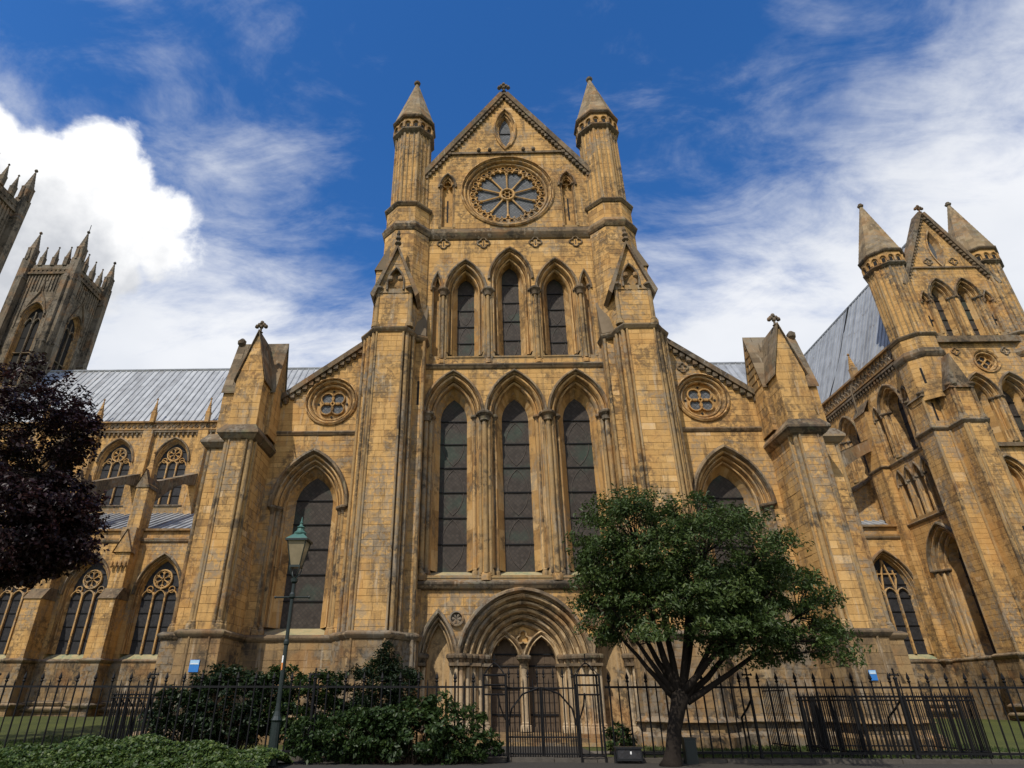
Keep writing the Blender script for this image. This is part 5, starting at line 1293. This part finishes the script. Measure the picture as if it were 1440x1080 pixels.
def leaves_from_clumps(cl, per, size, rad, droop=.35, tone0=.45, updir=.7, centre=None):
    P, N, Lr, Tn = [], [], [], []
    for c in cl:
        n = int(per * random.uniform(.6, 1.3)); R = rad * random.uniform(.65, 1.3)
        d = rng.normal(size=(n, 3)); d *= (rng.random((n, 1)) ** .5) / np.linalg.norm(d, axis=1, keepdims=True)
        q = d * np.array([R, R, R * .55]); q[:, 2] -= droop * (q[:, 0] ** 2 + q[:, 1] ** 2) / max(R, .01)
        P.append(np.array(c) + q)
        nn = rng.normal(size=(n, 3)) * .55; nn[:, 2] += updir
        if centre is not None:
            out = np.array(c) - np.array(centre); out /= np.linalg.norm(out) + 1e-6; nn += out * .55
        N.append(nn); Lr.append(size * rng.uniform(.6, 1.35, n)); tt = random.gauss(tone0, .14); Tn.append(tt + rng.normal(size=n) * .13)
    return np.concatenate(P), np.concatenate(N), np.concatenate(Lr), np.concatenate(Tn)
def curve_pts(a, b, bulge, n=6):
    a, b = Vector(a), Vector(b); m = (a + b) / 2 + Vector(bulge)
    return [a * (1 - t) ** 2 + m * 2 * t * (1 - t) + b * t * t for t in [k / n for k in range(n + 1)]]
def limb(mb, pts, r0_, r1, n=7):
    k = len(pts) - 1; mb.tube([p + Vector((random.gauss(0, .012), random.gauss(0, .012), 0)) * (1 if 0 < i < k else 0) for i, p in enumerate(pts)], [r0_ + (r1 - r0_) * i / k for i in range(k + 1)], n)

# green tree on the pavement side of the railings
GT = empty('green_tree', (2.48, -6.6, 0), 'round-headed green tree with forked dark trunk in front of the railings', 'tree')
tr = MB(); fk = Vector((2.80, -6.6, 1.22))
tr.tube([(2.44, -6.6, -.05), (2.47, -6.6, .06), (2.52, -6.6, .25), (2.60, -6.6, .65), (2.74, -6.6, 1.05), fk, (2.86, -6.6, 1.36)], [.25, .19, .155, .14, .155, .19, .12], 12)
tr.build('trunk', M_BARK, GT, smooth=True)
cl = []
for c, r, n in (((2.25, -6.6, 4.25), (1.5, 1.55, 1.42), 130), ((3.85, -6.55, 4.02), (1.9, 1.95, 1.48), 170), ((5.05, -6.5, 3.12), (1.38, 1.55, 1.02), 95), ((1.65, -6.6, 3.6), (.85, 1.15, .80), 45), ((3.3, -6.6, 3.2), (1.7, 1.6, .8), 60)):
    for p in ell_points(n, c, r, .6):
        fl = 2.35 if p[0] > 3.6 else 2.65
        if p[2] > fl + .12 * random.random() and not (p[0] > 5.4 and p[2] > 4.2): cl.append(p)
cl += [np.array((x, y, z)) for x, y, z in [(random.uniform(1.5, 4.6), random.uniform(-8.1, -6.9), random.uniform(2.25, 3.1)) for _ in range(40)] + [(random.uniform(.95, 2.3), random.uniform(-7.4, -6.2), random.uniform(2.4, 2.9)) for _ in range(16)] + [(random.uniform(3.6, 6.0), random.uniform(-8.0, -6.0), random.uniform(1.95, 2.6)) for _ in range(30)]]
cl += [np.array((x, y, z)) for x, y, z in ((2.25, -6.7, 5.62), (2.05, -6.6, 5.45), (2.9, -6.5, 5.60), (6.25, -6.6, 2.75), (6.4, -6.4, 2.5), (5.9, -6.7, 2.25), (5.2, -6.8, 2.05), (4.6, -6.7, 2.1), (4.9, -6.3, 1.98), (5.5, -6.5, 2.2), (1.0, -6.6, 3.2), (.85, -6.7, 4.6), (1.5, -6.8, 2.75))]
P, N, L_, Tn = leaves_from_clumps(cl, 118, .098, .34, .55, .42, .55, (3.5, -6.6, 3.2))
leaf_object('crown', P, N, L_, Tn, M_LEAF, GT, .42)
lm = MB(); tips = [(1.25, -6.75, 3.0), (1.75, -6.3, 3.75), (2.2, -6.9, 4.3), (2.75, -6.4, 4.5), (3.3, -6.8, 4.4), (3.9, -6.4, 4.2), (4.5, -6.8, 3.7), (5.0, -6.4, 3.1), (5.5, -6.7, 2.75), (1.5, -7.1, 2.9), (3.5, -7.2, 3.6), (4.3, -7.1, 2.9)]
nodes = []
for i, t in enumerate(tips):
    st_ = fk + Vector(((t[0] - 2.8) * .05, random.uniform(-.08, .08), random.uniform(-.12, .1))); side = (t[0] - 2.8)
    pts = curve_pts(st_, t, (side * -.02 + random.gauss(0, .08), random.gauss(0, .1), -.18 if abs(side) > 1.2 else -.05), 8)
    limb(lm, pts, random.uniform(.06, .09), .018); nodes += pts[3:]
for c in cl:
    c = Vector(c); q = min(nodes, key=lambda p: (p - c).length + (3 if p.z > c.z + .1 else 0))
    if (q - c).length < 1.6: limb(lm, curve_pts(q, c, (0, 0, -.06), 3), .018, .006, 4)
lm.build('limbs', M_BARK, GT, smooth=True)

# copper beech at the left edge
BT = empty('copper_beech', (-17.6, -2.2, 0), 'dark purple copper beech hanging in at the left edge of the photo', 'tree')
tr = MB(); tr.tube([(-17.6, -2.2, -.05), (-17.6, -2.2, .3), (-17.5, -2.2, 2), (-17.4, -2.2, 4.5), (-17.3, -2.2, 7.5)], [.5, .36, .3, .25, .13], 12); tr.build('trunk', M_BARK, BT, smooth=True)
cl = []
for c, r, n in (((-17.6, -2.2, 8.0), (3.1, 3.0, 4.2), 260), ((-15.6, -2.2, 6.1), (1.65, 2.3, 1.8), 180), ((-16.2, -2.2, 9.3), (1.7, 2.0, 1.3), 90), ((-14.6, -2.4, 6.5), (.85, 1.3, 1.1), 70), ((-14.4, -2.2, 5.3), (.75, 1.2, .55), 45), ((-16.2, -2.3, 4.75), (2.0, 1.5, .5), 60)):
    cl += [p for p in ell_points(n, c, r, .55) if p[2] > 4.1]
cl += [np.array(p) for p in ((-15.4, -2.2, 9.9), (-15.1, -2.3, 9.6), (-15.6, -2.1, 8.6), (-14.9, -2.3, 8.9), (-15.0, -2.2, 8.5), (-13.5, -2.2, 6.9), (-13.4, -2.3, 6.2), (-13.2, -2.3, 5.4), (-13.3, -2.2, 5.0))]
P, N, L_, Tn = leaves_from_clumps(cl, 62, .145, .42, .3, .42, .6, (-17, -2.2, 6.5))
leaf_object('crown', P, N, L_, Tn, M_BEECH, BT, .62)
lm = MB(); nodes = []
for t in [(-15, -2.3, 6.0), (-14.2, -2.2, 6.3), (-15.4, -2.8, 7.5), (-15.8, -1.6, 8.8), (-16.2, -2.4, 10), (-19, -2.2, 7), (-18.5, -3, 9), (-14.8, -2.0, 4.9), (-17.5, -4, 7.5)]:
    pts = curve_pts((-17.4, -2.2, max(3.2, t[2] - 2.6)), t, (0, 0, .25), 7); limb(lm, pts, .11, .025); nodes += pts[2:]
for c in cl:
    c = Vector(c); q = min(nodes, key=lambda p: (p - c).length)
    if (q - c).length < 1.8: limb(lm, curve_pts(q, c, (0, 0, .05), 2), .018, .006, 4)
lm.build('limbs', M_BARK, BT, smooth=True)

def shrub(name, label, blobs, per, size, mat, rad=.24, tone0=.45, upd=.6, wd=.5, stems=6, group=None, spiky=False):
    x0 = sum(b[0][0] for b in blobs) / len(blobs); y0 = sum(b[0][1] for b in blobs) / len(blobs)
    E_ = empty(name, (x0, y0, 0), label, 'shrub', group); cl = []
    for c, r, n in blobs: cl += [p for p in ell_points(n, c, r, .5) if p[2] > .08]
    P, N, L_, Tn = leaves_from_clumps(cl, per, size, rad, .2, tone0, upd, (x0, y0, .4))
    leaf_object('foliage', P, N, L_, Tn, mat, E_, wd)
    m = MB()
    for c in cl[::max(1, len(cl) // (stems * 5))]:
        a = Vector((x0 + (c[0] - x0) * .35 + random.gauss(0, .08), y0 + random.gauss(0, .08), -.02)); limb(m, curve_pts(a, c, (0, 0, .15), 4), .022, .006, 5)
    m.build('stem', M_STEM, E_)
shrub('yew_shrub', 'dark upright needled shrub standing tallest among the bushes by the railings',
      [((-3.75, -5.0, 1.35), (.72, .55, .80), 100), ((-3.85, -5.0, .7), (.95, .6, .65), 70), ((-3.6, -5.05, 2.02), (.24, .2, .36), 18), ((-3.2, -5.1, 1.45), (.5, .4, .42), 30)], 75, .10, M_YEW, .20, .4, .5, .28)
shrub('broadleaf_shrub', 'dense dark hedge-like bush covering the small left railings', [((-7.3, -4.8, 1.0), (1.35, .65, .85), 150), ((-8.4, -4.7, .85), (.8, .6, .75), 60), ((-6.4, -4.9, 1.2), (.65, .5, .7), 46), ((-7.6, -4.8, 1.6), (.4, .4, .28), 14)], 62, .10, M_YEW, .24, .5, .6, .55, group='bushes along the railings')
shrub('broadleaf_shrub', 'leggy light green bush between the lamp post and the dark needled shrub', [((-5.3, -5.1, .8), (.9, .5, .85), 80), ((-5.0, -5.1, 1.45), (.65, .45, .32), 22), ((-6.0, -5.0, 1.65), (.4, .4, .25), 9), ((-4.7, -5.2, .6), (.8, .5, .65), 55)], 46, .105, M_SHRUB, .20, .45, .7, .6, group='bushes along the railings')
shrub('broadleaf_shrub', 'low spreading leafy bush in front of the railings left of the gate', [((-2.7, -6.3, .55), (1.1, .55, .62), 100), ((-3.7, -6.3, .5), (.95, .5, .58), 76), ((-1.7, -6.2, .35), (.8, .45, .42), 44), ((-2.2, -6.1, 1.0), (.45, .3, .3), 12), ((-1.5, -6.1, .85), (.3, .25, .25), 6), ((-4.7, -6.4, .4), (.7, .45, .5), 40)], 52, .10, M_SHRUB, .2, .38, .65, .6, group='bushes along the railings')
shrub('broadleaf_shrub', 'small bush beside the black floodlight box near the doorway', [((2.0, -3.6, .32), (.38, .3, .36), 30)], 40, .085, M_SHRUB, .14, .5, .7, .6, group='bushes along the railings')
# ivy bank
n = 36000; u = rng.random(n); xx = -11.8 + 6.6 * u; yy = -6.35 - 2.6 * rng.random(n); hh = (.36 * np.exp(-((xx + 8.2) / 2.6) ** 2) + .10) * (1 - ((yy + 7.4) / 1.25) ** 2 * .7) + .05 * np.sin(xx * 5 + yy * 3) + .04 * np.sin(xx * 11.3 - yy * 7)
P = np.stack([xx, yy, np.maximum(.02, hh * (.75 + .3 * rng.random(n)))], 1); N = rng.normal(size=(n, 3)) * .45; N[:, 2] += .9; N[:, 1] -= .35
leaf_object('ivy_bank', P, N, rng.uniform(.04, .095, n), .5 + rng.normal(size=n) * .26, M_IVY, None, .8, kind='stuff', label='low bank of green ivy along the foot of the left railings', category='ivy')
m = MB()
xs2 = [-12 + .35 * i for i in range(20)]; ys2 = [-8.6 + .3 * j for j in range(9)]
for i in range(19):
    for j in range(8):
        V = []
        for x, y in ((xs2[i], ys2[j]), (xs2[i + 1], ys2[j]), (xs2[i + 1], ys2[j + 1]), (xs2[i], ys2[j + 1])):
            V.append((x, y, max(-.05, (.30 * math.exp(-((x + 8.2) / 2.6) ** 2) + .06) * (1 - ((y + 7.4) / 1.25) ** 2 * .9))))
        m.add(V, [(0, 1, 2, 3)])
m.build('soil_bank', plain('dark_soil', (.03, .024, .016), .95), kind='structure')
# grass blades behind the railings
n = 26000; xx = np.where(rng.random(n) < .5, rng.uniform(-16, -8, n), rng.uniform(3, 13, n)); yy = -5.4 + 8 * rng.random(n) ** 1.5
keep = ~((yy > -3.65) & (yy < -2.55)) & ~((np.abs(np.abs(xx) - 9.6) < 1.8) & (yy > -2.3)); xx, yy = xx[keep], yy[keep]; n = len(xx)
P = np.stack([xx, yy, np.array([ground_z(a, b) for a, b in zip(xx, yy)]) + .02], 1); N = rng.normal(size=(n, 3)); N[:, 2] *= .25
leaf_object('lawn_grass', P, N, rng.uniform(.05, .11, n), .5 + rng.normal(size=n) * .22, M_BLADE, None, .2, kind='stuff')

# ------------------------------------------------------------------ railings
FY = -5.7
BARS = {}
def bar(parent, x, y, h, r=.020, tip='spear', name='bar', z0=.06):
    key = (round(h, 3), r, tip, round(z0, 3))
    if key not in BARS:
        m = MB(); m.lathe(0, 0, [(r, 0), (r, h - z0)], 6, .4)
        if tip == 'spear': m.lathe(0, 0, [(r * 1.1, h - z0 - .02), (r * 2.2, h - z0 + .01), (r * 1.0, h - z0 + .035), (r * 2.1, h - z0 + .07), (r * 1.6, h - z0 + .11), (.002, h - z0 + .20)], 6, .4)
        elif tip == 'point': m.lathe(0, 0, [(r, h - z0), (.002, h - z0 + .09)], 6, .4)
        BARS[key] = m.mesh(name, M_IRON)[0]
    return link(name, BARS[key], Vector((x, y, z0)), parent)
def post(parent, x, y, h, cross=True, stay=True):
    m = MB(); m.lathe(x, y, [(.045, .0), (.045, .1), (.034, .14), (.034, h), (.05, h + .02), (.03, h + .05)], 8, .4)
    if cross:
        m.tube([(x, y, h), (x, y, h + .2)], .018, 5); m.tube([(x - .085, y, h + .09), (x + .085, y, h + .09)], .018, 5)
        for dx, dz in ((-.09, .09), (.09, .09), (0, .2)): m.lathe(x + dx, y, [(.004, h + dz - .03), (.03, h + dz), (.004, h + dz + .04)], 6)
    p = m.build('post', M_IRON, parent)
    if stay:
        m = MB(); m.tube([(x, y + .02, 1.18), (x - .03, y + .22, 1.02), (x - .10, y + .5, .82), (x - .05, y + .62, .5), (x - .05, y + .62, .0)], .024, 6); m.build('stay', M_IRON, p)
def railing(name, label, x0, x1, posts, group):
    E_ = empty(name, ((x0 + x1) / 2, FY, 0), label, 'railing', group)
    for z in (1.42, .17):
        m = MB(); m.box(x0, x1, FY - .012, FY + .012, z - .022, z + .022, .4); m.build('rail', M_IRON, E_)
    x, k = x0 + .1, 0
    while x < x1 - .02:
        if all(abs(x - p) > .06 for p in posts): bar(E_, x, FY, 1.53 if k % 2 == 0 else 1.52, tip='spear' if k % 2 == 0 else 'point') if k % 2 == 0 else bar(E_, x, FY, 1.5, .015, 'point')
        x += .206; k += 1
    for p in posts: post(E_, p, FY, 1.58)
    return E_
railing('iron_railing', 'long run of black spear-topped railings left of the gate, half sunk in bushes', -15.2, -1.28, [-12.5, -8.81, -5.09], 'churchyard railings')
railing('iron_railing', 'long run of black spear-topped railings right of the gate behind the green tree', 1.42, 13.8, [4.6, 7.83, 11.2], 'churchyard railings')
G = empty('iron_gate', (0, FY, 0), 'black wrought-iron double gate with arched braces between open cage piers, facing the doorway', 'gate')
for sg, xc in ((-1, -1.03), (1, 1.03)):
    c = MB()
    for dx in (-.25, .25):
        for dy in (-.2, .2): c.tube([(xc + dx, FY + dy, 0), (xc + dx, FY + dy, 1.68)], .024, 6)
    for z in (.12, 1.27, 1.46, 1.66):
        for a, b in (((-.25, -.2), (.25, -.2)), ((.25, -.2), (.25, .2)), ((.25, .2), (-.25, .2)), ((-.25, .2), (-.25, -.2))): c.tube([(xc + a[0], FY + a[1], z), (xc + b[0], FY + b[1], z)], .016, 5)
    for dx in (-.08, .08): c.tube([(xc + dx, FY - .2, .1), (xc + dx, FY - .2, 1.27)], .013, 5)
    pr = c.build('gate_pier', M_IRON, G)
    c = MB()
    for k in range(4):
        t = pi / 2 * k; ax, ay = .25 * math.cos(t + pi / 4) * 1.3, .2 * math.sin(t + pi / 4) * 1.3
        c.tube(curve_pts((xc + ax, FY + ay, 1.66), (xc, FY, 1.92), (ax * .15, ay * .15, .03), 6), .011, 5)
    c.tube([(xc, FY, 1.88), (xc, FY, 2.1)], .016, 5); c.tube([(xc - .06, FY, 1.98), (xc + .06, FY, 1.98)], .014, 5); c.build('pier_crown', M_IRON, pr)
    lf = MB(); hx = xc - sg * .27
    lf.tube([(hx, FY, .1), (hx, FY, 1.45)], .026, 6); lf.tube([(sg * .02, FY, .1), (sg * .02, FY, 1.42)], .022, 6)
    for z in (.14, .45): lf.tube([(hx, FY, z), (sg * .02, FY, z)], .018, 5)
    lf.tube([(hx, FY, 1.40), (sg * .02, FY, 1.40)], .018, 5)
    leaf_o = lf.build('gate_leaf', M_IRON, G)
    m = MB(); m.tube([(hx, FY - .02, .6), (hx - sg * .1, FY - .02, 1.0), (hx - sg * .35, FY - .02, 1.28), (sg * .06, FY - .02, 1.40)], .02, 6); m.build('arched_brace', M_IRON, leaf_o)
    m = MB(); m.tube([(hx, FY - .02, 1.0), (hx + sg * .05, FY - .02, .78), (hx + sg * .16, FY - .02, 1.05), (hx + sg * .20, FY - .02, 1.3)], .02, 6); m.build('scroll', M_IRON, leaf_o)
    for k in range(7):
        x = sg * .02 + (hx - sg * .02) * (k + .5) / 7
        if k % 2 == 0: bar(leaf_o, x, FY, 1.62, .014, 'spear')
        else: bar(leaf_o, x, FY, 1.52, .013, 'point')
        x += sg * .05; bar(leaf_o, x, FY, .55, .012, 'point', name='dog_bar')

def area_railing(label, x0, x1, y0, y1, h, step, skip=(), stays=True):
    E_ = empty('area_railing', ((x0 + x1) / 2, (y0 + y1) / 2, 0), label, 'railing', 'small inner railings at the church wall')
    S = [((x0, y0), (x1, y0)), ((x0, y0), (x0, y1)), ((x1, y0), (x1, y1)), ((x0, y1), (x1, y1))]
    for i, (a, b) in enumerate(S):
        if i in skip: continue
        L = math.hypot(b[0] - a[0], b[1] - a[1]); n = int(L / step)
        for z in (h - .02, h - .10, .14):
            m = MB(); m.tube([(a[0], a[1], z), (b[0], b[1], z)], .018, 5); m.build('rail', M_IRON, E_)
        for k in range(n + 1):
            f = k / n; bar(E_, a[0] + (b[0] - a[0]) * f, a[1] + (b[1] - a[1]) * f, h, .013, 'point', z0=.02)
        if stays:
            for f in (.12, .5, .88):
                x, y = a[0] + (b[0] - a[0]) * f, a[1] + (b[1] - a[1]) * f
                m = MB(); m.tube([(x, y, 0), (x, y, h)], .028, 6); m.tube([(x, y, h - .12), (x + .12, y + .18, h - .35), (x + .16, y + .26, 0)], .022, 5); m.build('post', M_IRON, E_)
area_railing('low dense black railing enclosure in front of the right corner buttress', 6.95, 10.15, -4.6, -2.6, 1.27, .105)
area_railing('low dense black railing corner poking out of the bushes by the blue plaque', -10.95, -8.9, -3.4, -2.45, 1.30, .105)
area_railing('narrow dark railing panel standing end-on right of the green tree trunk', 6.5, 6.62, -3.0, -1.6, 1.5, .1, skip=(0, 2, 3), stays=False)

# ------------------------------------------------------------------ street lamp
LX, LY = -5.52, -6.8
SL = empty('street_lamp', (LX, LY, 0), 'dark green gas-style street lamp with verdigris cap in front of the left side window', 'street lamp')
m = MB(); m.lathe(LX, LY, [(.13, -.05), (.13, .12), (.105, .16), (.10, .75), (.12, .79), (.085, .86), (.06, .95), (.05, 1.1), (.045, 2.2), (.06, 2.23), (.06, 2.28), (.042, 2.32), (.036, 3.15), (.065, 3.19), (.065, 3.25), (.04, 3.30), (.036, 3.48), (.075, 3.52), (.08, 3.58), (.03, 3.62)], 12); m.build('post', M_DKGRN, SL)
m = MB(); m.tube([(LX - .38, LY, 3.19), (LX + .38, LY, 3.19)], .018, 6)
for k in (-1, 1): m.lathe(LX + k * .38, LY, [(.005, 3.155), (.032, 3.19), (.005, 3.225)], 6)
m.build('ladder_bar', M_DKGRN, SL)
m = MB()
for k in range(4):
    t = pi / 4 + k * pi / 2; m.tube(curve_pts((LX, LY, 3.58), (LX + .15 * math.cos(t), LY + .15 * math.sin(t), 3.86), (.09 * math.cos(t), .09 * math.sin(t), -.02), 5), .014, 5)
m.build('cradle', M_DKGRN, SL)
m = MB(); zb_, zt_, rb, rtp = 3.86, 4.42, .15, .30
for k in range(4):
    t = pi / 4 + k * pi / 2; m.tube([(LX + rb * math.cos(t), LY + rb * math.sin(t), zb_), (LX + rtp * math.cos(t), LY + rtp * math.sin(t), zt_)], .014, 5)
m.lathe(LX, LY, [(rb + .02, zb_ - .03), (rb + .02, zb_ + .02)], 4, .4, pi / 4); m.lathe(LX, LY, [(rtp + .06, zt_ - .01), (rtp + .06, zt_ + .035)], 4, .4, pi / 4)
lt = m.build('lantern_frame', M_DKGRN, SL)
for k in range(4):
    t0, t1 = pi / 4 + k * pi / 2, pi / 4 + (k + 1) * pi / 2; m = MB(); q = .985
    m.add([(LX + rb * q * math.cos(t0), LY + rb * q * math.sin(t0), zb_), (LX + rb * q * math.cos(t1), LY + rb * q * math.sin(t1), zb_), (LX + rtp * q * math.cos(t1), LY + rtp * q * math.sin(t1), zt_), (LX + rtp * q * math.cos(t0), LY + rtp * q * math.sin(t0), zt_)], [(0, 1, 2, 3)]); m.build('lantern_pane', M_LAMPGL, lt)
m = MB(); m.lathe(LX, LY, [(.345, 4.45), (.33, 4.47), (.19, 4.56), (.12, 4.60)], 4, .4, pi / 4); m.lathe(LX, LY, [(.14, 4.58), (.15, 4.62), (.09, 4.67), (.075, 4.73), (.10, 4.75), (.045, 4.79), (.03, 4.84), (.045, 4.86), (.02, 4.89), (.008, 5.0)], 10); m.build('lamp_cap', M_COPPER, SL)
m = MB(); m.lathe(LX + .02, LY, [(.04, 3.9), (.05, 3.98), (.03, 4.03)], 8); m.build('burner', M_WHITE, lt)
m = MB(); m.add([(LX + .055 * math.cos(t), LY + .055 * math.sin(t), z) for z in (1.72, 1.86, 1.96) for t in (-2.3, -2.0, -1.65)], [(0, 1, 4, 3), (1, 2, 5, 4)]); st1 = m.build('sticker', M_ORNG, SL)
m = MB(); m.add([(LX + .056 * math.cos(t), LY + .056 * math.sin(t), z) for z in (1.86, 2.0) for t in (-2.3, -2.0, -1.65)], [(0, 1, 4, 3), (1, 2, 5, 4)]); m.build('sticker', M_WHITE, SL)

# ------------------------------------------------------------------ small things
def plaque(x0, x1, z0, z1, y, label):
    m = MB(); m.box(x0, x1, y - .012, y, z0, z1, .5); o = m.build('wall_plaque', M_BLUE, None, label=label, category='sign', group='blue plaques on the corner buttresses')
    m = MB(); h = z1 - z0; m.box(x0 + .01, x1 - .01, y - .018, y - .0125, z0 + h * .60, z1 - .01, .5); m.build('pale_band', M_LBLUE, o)
    m = MB(); m.box(x0 + .03, x1 - .03, y - .022, y - .0185, z0 + h * .66, z0 + h * .72, .5); m.build('text_line', M_WHITE, o)
plaque(-9.72, -9.44, 1.86, 2.18, -1.935, 'small blue and white plaque low on the left corner buttress')
plaque(9.38, 9.58, 1.66, 1.92, -1.935, 'small blue and white plaque low on the right corner buttress')
m = MB(); FX_, FYY = 1.72, -6.05
m.box(FX_ - .26, FX_ + .26, FYY - .12, FYY + .12, .05, .27, .5); fl = m.build('floodlight', M_BOXBLK, None, label='black box floodlight on the ground just right of the gate', category='floodlight')
m = MB(); m.box(FX_ - .28, FX_ + .28, FYY - .15, FYY + .14, .27, .30, .4); m.build('hood', M_BOXBLK, fl)
m = MB(); m.box(FX_ - .23, FX_ + .23, FYY - .125, FYY - .121, .09, .25, .7); m.build('front_glass', M_GLASSD, fl)
for k in (-1, 1):
    m = MB(); m.box(FX_ + k * .28 - .015, FX_ + k * .28 + .015, FYY - .03, FYY + .03, .0, .2, .4); m.build('bracket', M_BOXBLK, fl)
m = MB(); m.box(FX_ + .02, FX_ + .05, FYY - .132, FYY - .126, .17, .22, .5); m.build('maker_label', M_WHITE, fl)
m = MB(); x, y = 3.02, -6.0; m.box(x - .12, x + .12, y - .11, y + .11, -.02, .44, .5); pb = m.build('utility_box', M_DKGRN, None, label='dark green metal cabinet hidden behind the tree trunk', category='cabinet')
m = MB(); m.box(x - .135, x + .135, y - .125, y + .125, .44, .47, .4); m.build('lid', M_DKGRN, pb)
m = MB(); m.box(x - .10, x + .10, y - .118, y - .1115, .04, .40, .6); m.build('door', M_DKGRN, pb)
